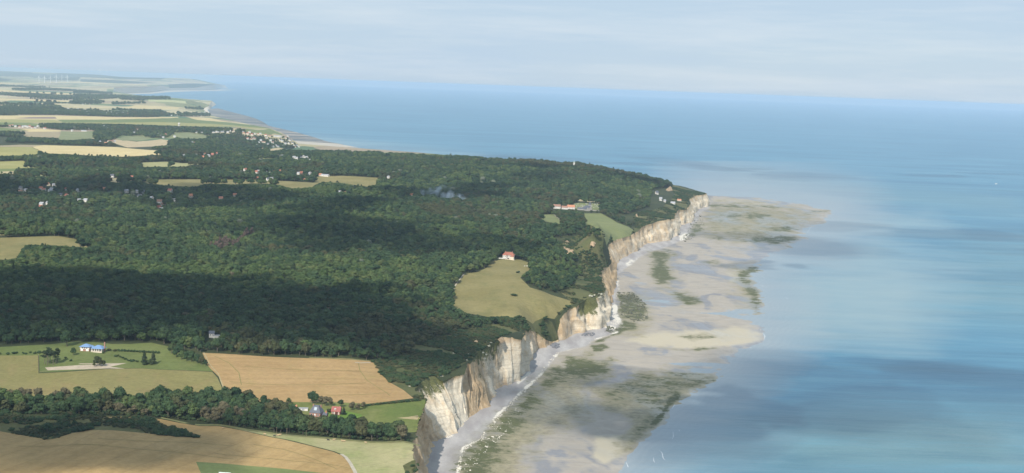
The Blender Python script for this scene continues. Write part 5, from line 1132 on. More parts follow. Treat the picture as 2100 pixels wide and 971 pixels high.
BELT = [(-80, 824), (60, 821), (130, 824), (220, 828), (300, 825), (380, 822), (470, 822), (530, 831), (597, 850), (650, 862), (760, 884), (815, 892), (838, 905), (760, 904), (700, 898.5), (620, 891.5), (560, 886.5), (500, 877.5), (450, 870), (330, 856), (293, 853), (213, 851), (150, 852), (60, 850), (-80, 850)]
WOODS = [(BELT, 7.2, 1.0), (FOREST, 8.2, 1.0)]
FARW = [[(60, 203.5), (140, 206.5), (140, 207.5), (60, 205)], [(-150, 214.5), (0, 215), (55, 216), (110, 217.5), (110, 218.6), (0, 217)], [(230, 214), (300, 212), (300, 213.6), (232, 215.6)], [(380, 222), (428, 224), (428, 226), (380, 225)], [(365, 235), (430, 236), (430, 240), (366, 240)], [(-150, 176), (0, 177), (120, 180), (120, 181.2), (0, 178.6)], [(150, 190), (230, 192), (230, 193.6), (150, 191.6)], [(-150, 247), (0, 247.4), (60, 249), (60, 250), (-150, 248.6)], [(230, 226.5), (330, 229), (330, 230.6), (230, 228)],
        [(-200, 243), (-200, 226), (0, 222), (30, 220), (100, 220.5), (122, 221), (126, 225), (180, 226), (240, 230), (262, 232), (310, 233), (345, 235), (365, 239), (300, 241), (240, 240.5), (115, 236.5), (40, 236.5), (0, 239)],
        [(-200, 190), (0, 188), (20, 190), (55, 193), (100, 193), (140, 195.5), (240, 198.5), (240, 203), (205, 205), (150, 205), (110, 204), (60, 201), (0, 196), (-200, 196)], [(25, 184), (110, 183), (160, 187), (200, 186), (205, 190), (150, 188), (100, 186), (25, 185.5)],
        [(140, 214), (155, 207), (190, 209), (215, 211), (200, 215), (165, 215)], [(68, 209), (100, 211), (138, 212), (135, 213.5), (100, 213), (70, 210.5)], [(240, 198), (300, 202), (345, 202), (350, 205), (300, 205), (290, 208), (245, 205)], [(120, 169), (140, 168.3), (140, 170), (122, 170)],
        [(-200, 262), (-5, 261), (20, 255), (85, 256), (90, 257), (150, 257), (235, 257), (300, 259), (340, 261), (440, 265), (478, 267), (470, 276), (440, 280), (360, 273.5), (340, 285), (300, 283), (250, 279), (240, 284), (200, 280), (190, 268), (125, 267.5), (85, 263), (20, 262)],
        [(-200, 272), (0, 271), (40, 275), (57, 281), (45, 283), (0, 281), (-200, 281)], [(-200, 298), (0, 298), (10, 291), (70, 286), (130, 289), (190, 292), (240, 300), (240, 301.5), (90, 297), (40, 296.5)], [(196, 270), (240, 285), (228, 290), (200, 290), (190, 284)],
        [(430, 277), (500, 270), (545, 281), (590, 286), (612, 302), (600, 306), (540, 308), (460, 306), (400, 303), (345, 297), (360, 285), (438, 284)], [(335, 300), (400, 303), (460, 306), (520, 310), (440, 312), (345, 313), (310, 307)]]
VILLZ = [[(430, 272), (500, 272), (560, 279), (612, 300), (600, 304), (540, 302), (470, 285), (430, 280)], [(15, 256), (95, 258), (95, 266), (15, 266)], [(135, 222), (265, 232), (265, 239), (135, 232)]]
BA = np.array(BLD); CLR = BA
def scatter(y0, y1, s, polys_px):
    xs, ys = [], []; y = y0
    while y < y1:
        x = np.arange(-0.50 * y, 0.22 * y, s); xs.append(x + RNG.uniform(-.42, .42, len(x)) * s + (s / 2 if len(xs) % 2 else 0)); ys.append(y + RNG.uniform(-.42, .42, len(x)) * s); y += s * 0.9
    X, Y = np.concatenate(xs), np.concatenate(ys); Z = hz(X, Y); qx, qy = proj(np.stack([X, Y, Z], -1)); k = np.zeros(len(X), bool)
    for P in polys_px: k |= inside(qx, qy, P)
    k &= inside(X, Y, LAND.tolist()); X, Y, Z = X[k], Y[k], Z[k]
    k = ~in_world(X, Y, OPEN); return X[k], Y[k], Z[k]
parts = [scatter(1180, 1560, 7.0, [BELT]), scatter(1480, 2300, 9.3, [FOREST]), scatter(2300, 3600, 10.8, [FOREST]), scatter(3600, 6000, 12.5, [FOREST]), scatter(5700, 10500, 15, FARW), scatter(10500, 30000, 34, FARW)]
bandsc = [1.08, 1.12, 1.25, 1.35, 1.3, 1.9]
X = np.concatenate([p[0] for p in parts]); Y = np.concatenate([p[1] for p in parts]); Z = np.concatenate([p[2] for p in parts]); B_ = np.concatenate([np.full(len(p[0]), i) for i, p in enumerate(parts)])
sc = np.array(bandsc)[B_] * np.where(RNG.uniform(0, 1, len(X)) < 0.3, RNG.uniform(1.05, 1.45, len(X)), RNG.uniform(0.62, 1.05, len(X))) * (1.0 + 0.35 * fbm(X / 55, Y / 55, 81, 3))
# room for houses: nothing on them, low growth in front
keepm = np.ones(len(X), bool)
for bx, by, w_, l_ in BLD:
    dx = X - bx * (Y / by); dy = Y - by
    c = (np.abs(dx) < w_) & (dy < 8) & (dy > -l_ * 0.75); keepm &= ~c
    c = (np.abs(dx) < w_ + 2) & (dy <= -l_ * 0.75) & (dy > -l_ * 1.4); sc = np.where(c, sc * 0.55, sc)
tq = np.array(TREES)
for x, y in TREES: keepm &= (np.abs(X - x) > 4) | (np.abs(Y - y) > 4)
# seaward trees are dwarfed by the wind
X, Y, Z, B_, sc = X[keepm], Y[keepm], Z[keepm], B_[keepm], sc[keepm]
near_c = np.full(len(X), 1e9)
for i in keep[::2]:
    if DC[i, 1] < 6000: near_c = np.minimum(near_c, np.hypot(X - DC[i, 0], Y - DC[i, 1]))
sc *= np.where(B_ > 0, np.clip(0.45 + near_c / 260, 0.45, 1.0), 1.0)
# which kind stands where
n1k = 0.65 * fbm(X / 140, Y / 140, 91, 3) + 0.75 * fbm(X / 420, Y / 420, 95, 3); n2k = RNG.uniform(0, 1, len(X)); n3k = fbm(X / 45, Y / 45, 93, 2)
kd = np.full(len(X), 'dark', dtype=object)
kd[(n1k + n3k * 0.6 + (n2k - .5) * 0.7) > 0.18] = 'light'; kd[(n1k - n3k * 0.5 + (n2k - .5) * 0.5) < -0.42] = 'olive'; kd[n2k > 0.985] = 'conifer'
kd[(B_ == 0) & (kd == 'conifer')] = 'dark'; kd[(B_ == 0) & (n3k > 0.30)] = 'brown'; kd[(B_ == 0) & (n3k < -0.30)] = 'olive'; kd[(B_ == 1) & (n2k < 0.004)] = 'brown'; kd[(B_ > 1) & (n2k < 0.004)] = 'silver'
qx, qy = proj(np.stack([X, Y, Z], -1))
dz = inside(qx, qy, [(425, 518), (445, 512), (515, 490), (545, 483), (540, 490), (500, 505), (478, 522), (440, 524)]) & (n2k < 0.75); kd[dz] = 'dead'
vz = np.zeros(len(X), bool)
for P in VILLZ: vz |= inside(qx, qy, P)
sc = np.where(vz, sc * 0.62, sc)
# crowns may not rise in front of a field that the photograph shows clear
FPX_ = [np.array(P) for n, mk_, P in FIELDS if P is not None and mk_ not in ('rough', 'scrub', 'farwood')]
def hits(fr):
    tx, ty = proj(np.stack([X, Y, Z + 11.0 * sc * fr], -1)); r = np.zeros(len(X), bool)
    for P in FPX_:
        lo, hi = P.min(0), P.max(0); s = np.where((tx > lo[0]) & (tx < hi[0]) & (ty > lo[1]) & (ty < hi[1]))[0]
        if len(s): r[s] |= inside(tx[s], ty[s], P.tolist())
    return r
for _ in range(3): sc = np.where(hits(0.85) & (B_ > 0), sc * 0.72, sc)
k_ = ~(hits(0.8) & (sc < 0.7) & (B_ > 0)); X, Y, Z, B_, sc, n1k, n2k, n3k, kd, qx, qy = (a_[k_] for a_ in (X, Y, Z, B_, sc, n1k, n2k, n3k, kd, qx, qy))
rot = np.stack([RNG.normal(0, .05, len(X)), RNG.normal(0, .05, len(X)), RNG.uniform(0, 6.28, len(X))], -1)
# the largest ones become trees of their own
cand = []
oB = np.where((B_ == 0) & (qx > -20) & (qx < 860))[0]; oB = oB[np.argsort(Y[oB])]
pxs = sc / Y
lowest = {}
oB = oB[np.argsort(-(pxs[oB] + 0.0 * Y[oB]))]; cand += list(oB[:120])
oF = np.where((B_ == 1) & (qx > -20) & (qx < 1000) & (Y < 1850))[0]
oF = oF[np.argsort(Y[oF] - 6 * sc[oF])]; cand += list(oF[:60])
solo = np.zeros(len(X), bool)
LAB = {'dark': 'dark green tree', 'light': 'fresh green tree', 'olive': 'olive tree', 'brown': 'faded brown tree', 'conifer': 'dark pointed conifer', 'dead': 'bare dead tree', 'silver': 'silvery tree'}
for i in cand:
    if NIND > 296: break
    k = kd[i]; u_ = qx[i]
    hgt = 'tall ' if sc[i] > 1.05 * bandsc[B_[i]] else 'low ' if sc[i] < 0.8 * bandsc[B_[i]] else ''
    if B_[i] == 0:
        w_ = next(t for l, t in ((70, 'above the inland end of the rough slope'), (150, 'above the middle of the rough slope'), (215, 'where the rough slope meets the belt'), (300, 'behind the scrub wedge in the wheat'), (380, 'in the belt below the sand court'), (460, 'in the belt below the dry hay meadow'), (530, 'in the belt under the corner of tan wheat'), (600, 'in the belt inland of the white shed'), (655, 'in the belt right below the brick manor'), (710, 'in the belt below the brick cottage'), (770, 'in the belt below the bright lawn'), (9999, 'at the cliff end of the belt')) if u_ < l)
    else:
        w_ = next(t for l, t in ((90, 'in the shaded wood edge above the hay meadow'), (180, 'at the wood edge behind the blue villa'), (300, 'at the wood edge along the villa hedge'), (415, 'at the wood edge by the white forest house'), (530, 'at the wood edge above the tan wheat corner'), (650, 'at the wood edge by the upper wheat'), (770, 'at the wood edge by the seaward wheat corner'), (9999, 'in the dark wood above the white cliffs')) if u_ < l)
    g = LAB[k] + 's ' + w_
    tree_at(k, (X[i], Y[i], Z[i]), hgt + LAB[k] + ' ' + w_, g, float(sc[i])); solo[i] = True
print('single trees', NIND)
ub = scatter(1180, 1560, 4.2, [BELT]); q_ = np.ones(len(ub[0]), bool)
for bx, by, w_, l_ in BLD: q_ &= ~((np.abs(ub[0] - bx * (ub[1] / by)) < w_) & (ub[1] - by < 8) & (ub[1] - by > -l_ * 0.75))
q_ &= fbm(ub[0] / 25, ub[1] / 25, 97, 2) > -0.35; nb_ = int(q_.sum())
X = np.r_[X, ub[0][q_]]; Y = np.r_[Y, ub[1][q_]]; Z = np.r_[Z, ub[2][q_]]; sc = np.r_[sc, RNG.uniform(0.7, 1.5, nb_)]; rot = np.vstack([rot, np.c_[np.zeros((nb_, 2)), RNG.uniform(0, 6.28, nb_)]]); kd = np.r_[kd, np.array(['bush' if r < .6 else 'obush' for r in RNG.uniform(0, 1, nb_)], dtype=object)]; solo = np.r_[solo, np.zeros(nb_, bool)]; B_ = np.r_[B_, np.zeros(nb_, int)]
ix = np.array([PK[k][int(RNG.integers(len(PK[k])))] for k in kd])
wd_ = np.where(B_ > 0, RNG.uniform(1.05, 1.42, len(X)), RNG.uniform(0.9, 1.2, len(X)))
S_ = np.stack([sc * wd_, sc * wd_, sc], -1); mk = ~solo
tag(scatter_object('woodland', np.stack([X, Y, Z], -1)[mk], ix[mk], S_[mk], rot[mk], pc), kind='stuff')
print('woodland', mk.sum(), np.bincount(B_), round(time.time() - T0, 1))
# cliff-top scrub
ROUGH = [P for n, mk_, P in WF if mk_ == 'rough']; SCR = [P for n, mk_, P in WF if mk_ == 'scrub']
def scr(y0, y1, s, polys, thr, seed):
    xs, ys = [], []; y = y0
    while y < y1:
        x = np.arange(-0.40 * y, 0.22 * y, s); xs.append(x + RNG.uniform(-.45, .45, len(x)) * s); ys.append(y + RNG.uniform(-.45, .45, len(x)) * s); y += s
    X, Y = np.concatenate(xs), np.concatenate(ys); k = in_world(X, Y, polys) & ~in_world(X, Y, OPEN) & inside(X, Y, LAND.tolist()); X, Y = X[k], Y[k]
    k = fbm(X / 38, Y / 38, seed, 3) > thr; return X[k], Y[k]
a = scr(1180, 2150, 3.4, ROUGH, -0.24, 61); b = scr(2100, 4900, 4.6, ROUGH, -0.08, 61); c = scr(1150, 1300, 3.4, SCR, -0.05, 63)
X = np.concatenate([a[0], b[0], c[0]]); Y = np.concatenate([a[1], b[1], c[1]]); Z = hz(X, Y) - 0.1
bz = fbm(X / 22, Y / 22, 67, 2)
k = np.ones(len(X), bool)
for bx, by, w_, l_ in BLD: k &= ~((np.abs(X - bx * (Y / by)) < w_) & (Y - by < 6) & (Y - by > -l_ * 0.6))
X, Y, Z, bz = X[k], Y[k], Z[k], bz[k]
ks = np.where(RNG.uniform(0, 1, len(X)) < 0.5 + bz, PK['bush'][0], PK['obush'][0]) + RNG.integers(0, 2, len(X))
s_ = RNG.uniform(0.45, 1.15, len(X)) * (1 + 0.5 * bz)
tag(scatter_object('scrub', np.stack([X, Y, Z], -1), ks, np.stack([s_ * 1.25, s_ * 1.25, s_], -1), np.stack([X * 0, X * 0, RNG.uniform(0, 6.28, len(X))], -1), pc), kind='stuff')
print('scrub', len(X), round(time.time() - T0, 1))
# ivy and turf hanging on the cliffs is in the rock's own colour; landslip scars
m = MN('raw_clay'); cl = m.noise(0.25, 6, 0.7, (1, 1, 0.4)); MAT['clay'] = m.done(m.mix(m.rng(cl, 0.3, 0.7), (0.30, 0.20, 0.12), (0.50, 0.38, 0.24)), 0.95)
def scar(P, h, seed):
    W2 = np.array([drop(x, y)[:2] for x, y in P]); c = W2.mean(0); Q = []
    for i in range(len(W2)):
        for t in np.linspace(0, 1, 5, endpoint=False): Q.append(W2[i] * (1 - t) + W2[(i + 1) % len(W2)] * t)
    V = []; n = len(Q)
    for r_ in (1.0, 0.7, 0.4, 0.0001):
        for j, q in enumerate(Q):
            p = c + (q - c) * r_ * (1 + 0.12 * math.sin(j * 2.3 + seed)); z = float(hz(np.array([p[0]]), np.array([p[1]]))[0])
            V.append((p[0], p[1], z + (0 if r_ == 1.0 else h * (1 - r_) ** 0.6 * (0.55 + 0.6 * vnoise(p[0] * .13, p[1] * .13, seed)))))
    F = [(k * n + j, k * n + (j + 1) % n, (k + 1) * n + (j + 1) % n, (k + 1) * n + j) for k in range(3) for j in range(n)]
    n_ = 'landslip_scar' if MAT['clay'].name.startswith('raw') else 'chalk_outcrop'; tag(link(n_, mesh_of(n_, V, F, MAT['clay'], False)), kind='structure')
for i, (P, h) in enumerate((([(1128, 522), (1140, 509), (1160, 505), (1176, 515), (1172, 526), (1150, 530)], 6), ([(1270, 424), (1282, 419), (1294, 430), (1290, 437), (1278, 434)], 12), ([(1366, 390), (1376, 384), (1380, 391), (1370, 393)], 8), ([(1020, 697), (1030, 691), (1036, 700), (1028, 704)], 3), ([(970, 702), (978, 698), (982, 704)], 2.5),
                            ([(1156, 497), (1164, 493), (1168, 498), (1160, 501)], 3), ([(1300, 441), (1308, 440), (1308, 446)], 5), ([(1212, 497), (1222, 499), (1218, 507), (1210, 503)], 5))): scar(P, h, i)

m = MN('chalk_outcrop'); MAT['outcrop'] = m.done(m.mix(m.rng(m.noise(0.5, 5, 0.7), 0.3, 0.7), (0.14, 0.14, 0.06), (0.66, 0.61, 0.50)), 0.95); _cl = MAT['clay']; MAT['clay'] = MAT['outcrop']
go = random.Random(21)
for i, (x, y, n_, sx, sy) in enumerate(((846, 790, 5, 9, 6), (940, 722, 4, 9, 4), (968, 722, 5, 10, 7), (985, 728, 5, 14, 8), (950, 738, 4, 10, 5), (905, 768, 4, 12, 5), (1004, 708, 5, 7, 7), (1216, 604, 5, 10, 5), (1232, 606, 4, 6, 6), (1184, 606, 2, 5, 2))):
    for k in range(n_):
        cx_, cy_ = x + go.uniform(-sx, sx), y + go.uniform(-sy, sy); a_, b_ = go.uniform(2.0, 4.6), go.uniform(1.0, 2.4)
        scar([(cx_ + a_ * math.cos(t) * go.uniform(.6, 1.2), cy_ + b_ * math.sin(t) * go.uniform(.6, 1.2)) for t in (0, 1.05, 2.1, 3.14, 4.2, 5.2)], 0.7, i * 7 + k)
MAT['clay'] = _cl

# ------------------------------------------------------------------ tracks, tramlines, fences, posts
def strip(name, P, w, mat, lift=0.12):
    Q = [drop(x, y)[:2] for x, y in P]; pts = []
    for i in range(len(Q) - 1):
        n = max(2, int(np.linalg.norm(Q[i + 1] - Q[i]) / 6))
        for t in np.linspace(0, 1, n, endpoint=False): pts.append(Q[i] * (1 - t) + Q[i + 1] * t)
    pts.append(Q[-1]); pts = np.array(pts); tg = np.gradient(pts, axis=0); tg /= np.linalg.norm(tg, axis=1)[:, None] + 1e-9; nn = np.stack([-tg[:, 1], tg[:, 0]], 1)
    V = []
    for s in (-1, 1):
        e = pts + nn * w * 0.5 * s; V.append(np.c_[e, hz(e[:, 0], e[:, 1]) + lift])
    V = np.vstack(V); n = len(pts); F = [(i, i + 1, n + i + 1, n + i) for i in range(n - 1)]
    me = mesh_of(name, V, F, mat)
    if me.polygons[0].normal.z < 0: me.flip_normals()
    return tag(link(name, me), kind='structure')
MAT['tram'] = plain('crushed_wheat', (0.24, 0.20, 0.075), 0.95, 0.2, 0.3); MAT['track'] = plain('chalk_track', (0.46, 0.41, 0.32), 0.95, 0.15, 0.3); MAT['margin'] = plain('grass_margin', (0.20, 0.20, 0.085), 0.95, 0.2, 0.2)
for P in ([(500, 752), (560, 756), (640, 760), (735, 762)], [(470, 783), (520, 788), (600, 790), (690, 789), (750, 786)], [(735, 745), (738, 760), (752, 780), (775, 795), (793, 806), (800, 812)], [(670, 812), (740, 810), (795, 806)], [(440, 731), (470, 745), (490, 765), (495, 790)]):
    strip('tramline', P, 1.1, MAT['tram'])
for P in ([(520, 912), (580, 922), (640, 940), (690, 962)], [(440, 930), (520, 938), (600, 946), (690, 955), (722, 962)], [(200, 900), (330, 906), (480, 915)], [(30, 915), (160, 912), (330, 925), (480, 942)]): strip('tramline', P, 0.9, MAT['tram'])
strip('farm_track', [(700, 932), (709, 938), (718, 950), (727, 966), (736, 990)], 3.2, MAT['track'], 0.2); strip('field_bank', [(418, 724), (430, 748), (448, 768), (456, 790), (463, 806)], 1.3, MAT['bare'], 0.25)
strip('farm_track', [(952, 562), (935, 584), (924, 602), (921, 622)], 2.2, MAT['track'], 0.3); strip('chalk_track', [(728, 744), (740, 745), (760, 744)], 2.0, MAT['track'], 0.2); strip('chalk_track', [(1137, 441), (1146, 449), (1152, 457)], 2.5, MAT['track'], 0.3)
strip('field_margin', [(330, 857.5), (450, 872.5), (500, 881), (567, 890.5), (620, 895.5), (700, 902), (760, 907), (862, 915.5)], 5.0, MAT['margin'], 0.25); strip('field_margin', [(634, 734), (700, 737), (764, 741), (778, 757), (781, 767)], 3, MAT['margin'], 0.2)
# fence at the corner of the lawn
p0, p1, p2 = drop(79, 728), drop(80, 765), drop(98, 762); r = empty('lawn_fence', base_at(p0)); tag(r, 'pale post and rail fence at the corner between hay meadow and lawn', 'fence')
def rel(p): return np.array([p[0] - p0[0], p[1] - p0[1], float(hz(np.array([p[0]]), np.array([p[1]]))[0]) - r.location[2]])
pm = MB().box((0, 0, 0.5), (0.16, 0.16, 1.6)).mesh('post', MWOOD); L_ = [rel(p0 * (1 - t) + p1 * t) for t in np.linspace(0, 1, 14)] + [rel(p1 * (1 - t) + p2 * t) for t in np.linspace(0.2, 1, 5)]
for q in L_: o = link('post', pm, r); o.location = q
for z in (0.55, 1.1): MB().tube([q + np.array([0, 0, z]) for q in L_], 0.06, 4).build('rail', plain('fence_rail', (0.42, 0.36, 0.26)), r)
for i, (x, y, lb) in enumerate(((567, 893, 'wooden pole before the belt, nearest the dark cow'), (588, 894, 'taller wooden pole before the belt, middle of three'), (628, 897, 'shorter pale pole before the belt, the seaward one'))):
    q = base_at(drop(x, y)); r = empty('utility_pole', q); tag(r, lb, 'pole', 'poles before the tree belt'); MB().tube([(0, 0, -1), (0, 0, 7.5 - i * 0.6)], [0.16, 0.11], 6).build('shaft', MWOOD, r); MB().box((0, 0, 7.0 - i * 0.6), (1.4, 0.12, 0.14)).build('crossarm', MWOOD, r)

# ------------------------------------------------------------------ cattle
def cow_mesh():
    bm = bmesh.new(); ly = bm.verts.layers.skin.verify()
    def v(p, r): q = bm.verts.new(p); q[ly].radius = r if hasattr(r, '__len__') else (r, r); return q
    pel = v((-0.75, 0, 1.08), (0.30, 0.32)); pel[ly].use_root = True; bel = v((-0.15, 0, 1.0), (0.38, 0.40)); che = v((0.55, 0, 1.02), (0.33, 0.37)); nk = v((0.95, 0, 1.15), (0.18, 0.21)); hd = v((1.28, 0, 1.22), (0.13, 0.14)); mz = v((1.58, 0, 1.02), (0.085, 0.085))
    for a, b in ((pel, bel), (bel, che), (che, nk), (nk, hd), (hd, mz)): bm.edges.new((a, b))
    for s in (-1, 1):
        a = v((0.58, 0.22 * s, 0.62), 0.12); k = v((0.60, 0.22 * s, 0.36), 0.07); f = v((0.58, 0.22 * s, 0.0), 0.065); bm.edges.new((che, a)); bm.edges.new((a, k)); bm.edges.new((k, f))
        a = v((-0.70, 0.22 * s, 0.70), 0.16); k = v((-0.92, 0.22 * s, 0.42), 0.075); f = v((-0.84, 0.22 * s, 0.0), 0.065); bm.edges.new((pel, a)); bm.edges.new((a, k)); bm.edges.new((k, f))
        e = v((1.22, 0.24 * s, 1.33), 0.05); bm.edges.new((hd, e))
    t = v((-1.08, 0, 1.12), 0.05); t2 = v((-1.15, 0, 0.55), 0.035); bm.edges.new((pel, t)); bm.edges.new((t, t2))
    me = bpy.data.meshes.new('cow_cage'); bm.to_mesh(me); bm.free(); o = bpy.data.objects.new('cow_cage', me); COL.objects.link(o)
    o.modifiers.new('skin', 'SKIN'); sb = o.modifiers.new('sub', 'SUBSURF'); sb.levels = 1
    dg = bpy.context.evaluated_depsgraph_get(); out = bpy.data.meshes.new_from_object(o.evaluated_get(dg)); bpy.data.objects.remove(o); out.name = 'cow'
    return out
cm = cow_mesh(); cm.materials.clear(); cm.materials.append(plain('tan_hide', (0.50, 0.36, 0.22), 0.8, 0.1)); cb = cm.copy(); cb.materials.clear(); cb.materials.append(plain('black_hide', (0.03, 0.03, 0.035), 0.7, 0.1)); cw = cm.copy(); cw.materials.clear(); cw.materials.append(plain('white_hide', (0.75, 0.73, 0.68), 0.8, 0.05))
for x, y, mm_, lb, g in ((457, 880, cm, 'tan cow alone at the inland end of the stubble margin', None), (563, 896, cb, 'black cow grazing beside the tan pair', None), (570, 894.5, cm, 'tan cow in the pair next to the black cow', 'tan cows in the pair'), (574, 893.5, cm, 'tan cow in the pair next to the black cow', 'tan cows in the pair'), (543, 892, cm, 'tan cow alone between the belt and the cut field edge', None),
                        (673, 904, cb, 'dark cow by the belt before the farm meadow', None), (685, 903.5, cm, 'tan cow close behind the dark one by the belt', None), (702, 906, cm, 'tan cow of the trio on the pale strip', 'tan cows of the trio'), (706, 906.5, cm, 'tan cow of the trio on the pale strip', 'tan cows of the trio'), (750, 909.5, cm, 'tan cow nearest the cliff on the pale strip', None),
                        (1076, 547, cw, 'white cow of the pair high in the clifftop meadow', 'white cows of the clifftop pair'), (1081, 547, cw, 'white cow of the pair high in the clifftop meadow', 'white cows of the clifftop pair')):
    o = link('cow', mm_); o.location = base_at(drop(x, y)); o.rotation_euler = (0, 0, random.uniform(-.8, .8) + random.choice((0, math.pi))); s = 1.15; o.scale = (s, s, s); tag(o, lb, 'cow', g)

# ------------------------------------------------------------------ shore rocks, foam, boat, smoke
def rocks(name, polys, count, smin, smax, mat, seed):
    g = np.random.default_rng(seed); V, F = [], []; iv, if_ = ico(); nv = 0
    for P, c in zip(polys, count):
        P = np.array(P, float); lo, hi = P.min(0), P.max(0); k = 0; it = 0
        while k < c and it < c * 30:
            it += 1; q = g.uniform(lo, hi)
            if not inside(np.array([q[0]]), np.array([q[1]]), P.tolist())[0]: continue
            p = un(q[0], q[1], 1.0); z = float(SH(np.array([p[0]]), np.array([p[1]]))[0]); s = g.uniform(smin, smax) * (1 + g.exponential(0.5)); k += 1
            V.append(iv * s * g.uniform(.6, 1.2, 3) * (1 + g.normal(0, .16, (len(iv), 1))) * np.array([1, 1, .6]) + np.array([p[0], p[1], z + s * 0.15])); F.append(if_ + nv); nv += len(iv)
    return tag(link(name, mesh_of(name, np.vstack(V), np.vstack(F), mat)), kind='stuff')
DKR = plain('weedy_rock', (0.10, 0.105, 0.075), 0.9, 0.35, 0.8); CHR = plain('chalk_boulder', (0.66, 0.62, 0.54), 0.95, 0.12, 0.6); GRR = plain('grey_rock', (0.17, 0.175, 0.19), 0.9, 0.2, 0.6)
rocks('weedy_rocks', [[(1268, 602), (1300, 600), (1325, 625), (1330, 655), (1300, 662), (1274, 648)], [(1275, 608), (1300, 606), (1308, 618), (1285, 622)], [(1418, 440), (1440, 440), (1446, 462), (1424, 468), (1410, 480)], [(1405, 482), (1425, 488), (1405, 497), (1396, 492)], [(1245, 672), (1275, 678), (1262, 686), (1240, 684)]], [420, 160, 90, 50, 60], 0.5, 1.5, DKR, 5)
rocks('chalk_boulders', [[(936, 975), (941, 946), (952, 918), (985, 903), (993, 890), (998, 892), (990, 906), (956, 924), (946, 950), (943, 975)], [(1000, 878), (1050, 822), (1100, 776), (1143, 722), (1148, 724), (1105, 780), (1056, 826), (1004, 884)], [(1243, 662), (1268, 652), (1280, 668), (1262, 680), (1240, 676)], [(945, 960), (990, 905), (1060, 835), (1070, 850), (1000, 930), (960, 975)], [(1390, 494), (1412, 484), (1406, 478), (1392, 486)], [(905, 904), (925, 899), (940, 890), (930, 900), (910, 908)]], [260, 260, 120, 260, 50, 50], 0.22, 0.55, CHR, 6)
rocks('grey_rocks', [[(1126, 712), (1140, 707), (1150, 716), (1138, 719)], [(1192, 688), (1215, 686), (1220, 692), (1195, 694)]], [70, 30], 0.7, 1.6, GRR, 7)
def foam(paths):
    V, F = [], []
    for P, w in paths:
        q = np.array([un(x, y, 0.06)[:2] for x, y in P]); pts = []
        for i in range(len(q) - 1):
            for t in np.linspace(0, 1, 8, endpoint=False): pts.append(q[i] * (1 - t) + q[i + 1] * t)
        pts = np.array(pts); tg = np.gradient(pts, axis=0); tg /= np.linalg.norm(tg, axis=1)[:, None] + 1e-9; nn = np.stack([-tg[:, 1], tg[:, 0]], 1); b = len(V); n = len(pts)
        ww = w * 0.6 * (0.2 + 1.1 * vnoise(pts[:, 0] * .21, pts[:, 1] * .21, 3)) * np.sin(np.linspace(0.15, math.pi - 0.15, n))
        for k in range(n):
            for s in (-1, 1): V.append((*(pts[k] + nn[k] * ww[k] * 0.5 * s), 0.06))
        F += [(b + 2 * k, b + 2 * k + 1, b + 2 * k + 3, b + 2 * k + 2) for k in range(n - 1)]
    me = mesh_of('surf_foam', V, F, plain('foam_white', (0.75, 0.77, 0.78), 0.7, 0.05)); tag(link('surf_foam', me), kind='stuff')
foam([([(1352, 922), (1358, 930), (1360, 940), (1365, 945)], 1.3), ([(1340, 938), (1341, 946), (1343, 950)], 1.2), ([(1284, 948), (1287, 955), (1289, 960)], 1.4), ([(1380, 884), (1381, 895), (1378, 903)], .8), ([(1392, 880), (1394, 886)], .8), ([(1563, 682), (1569, 690), (1566, 698)], 1.6), ([(1536, 711), (1543, 716)], 1.4), ([(1460, 737), (1463, 738)], 1.0),
      ([(1560, 566), (1570, 571)], 1.2), ([(1560, 585), (1572, 590)], 1.2), ([(1610, 610), (1618, 615)], 1.2), ([(1655, 478), (1662, 467), (1684, 458)], 1.6), ([(1480, 398), (1495, 400), (1530, 404)], 2.2), ([(1630, 421), (1690, 430), (1703, 434)], 2.0), ([(1556, 672), (1562, 680)], 1.8), ([(1450, 778), (1440, 788), (1424, 798)], 1.0), ([(1384, 828), (1378, 840)], 1.0)])
p = un(2043, 378, 0); r = empty('motor_boat', (p[0], p[1], 0), 0.35); tag(r, 'tiny white motor boat alone far out on the sea', 'boat')
b = MB(); b.add([(-6, -1.8, 0), (3, -1.8, 0), (7, 0, 0.2), (3, 1.8, 0), (-6, 1.8, 0), (-6, -2.1, 1.6), (3, -2.1, 1.8), (8, 0, 2.3), (3, 2.1, 1.8), (-6, 2.1, 1.6)], [(4, 3, 2, 1, 0), (5, 6, 7, 8, 9), (0, 1, 6, 5), (1, 2, 7, 6), (2, 3, 8, 7), (3, 4, 9, 8), (4, 0, 5, 9)]); b.build('hull', MW, r)
q = MB().box((-1, 0, 2.7), (4.5, 2.8, 2.0)).build('cabin', MW, r); MB().box((1.3, 0, 3.0), (0.1, 2.4, 0.9)).build('windscreen', MGLASS, q)
ms = bpy.data.materials.new('bonfire_smoke'); ms.use_nodes = True; t_ = ms.node_tree; t_.nodes.clear(); o_ = t_.nodes.new('ShaderNodeOutputMaterial'); pv = t_.nodes.new('ShaderNodeVolumePrincipled')
pv.inputs['Density'].default_value = 0.015; pv.inputs['Color'].default_value = (0.70, 0.82, 0.98, 1); tcs = t_.nodes.new('ShaderNodeTexCoord'); nzs = t_.nodes.new('ShaderNodeTexNoise'); nzs.inputs['Scale'].default_value = 0.045; nzs.inputs['Detail'].default_value = 3.0; mrs = t_.nodes.new('ShaderNodeMapRange'); mrs.inputs['From Min'].default_value = 0.44; mrs.inputs['From Max'].default_value = 0.72; mrs.inputs['To Max'].default_value = 0.055
t_.links.new(tcs.outputs['Object'], nzs.inputs['Vector']); t_.links.new(nzs.outputs['Fac'], mrs.inputs['Value']); t_.links.new(mrs.outputs['Result'], pv.inputs['Density']); t_.links.new(pv.outputs[0], o_.inputs['Volume'])
p = base_at(drop(912, 416)); bm = bmesh.new(); bmesh.ops.create_icosphere(bm, subdivisions=4, radius=1.0)
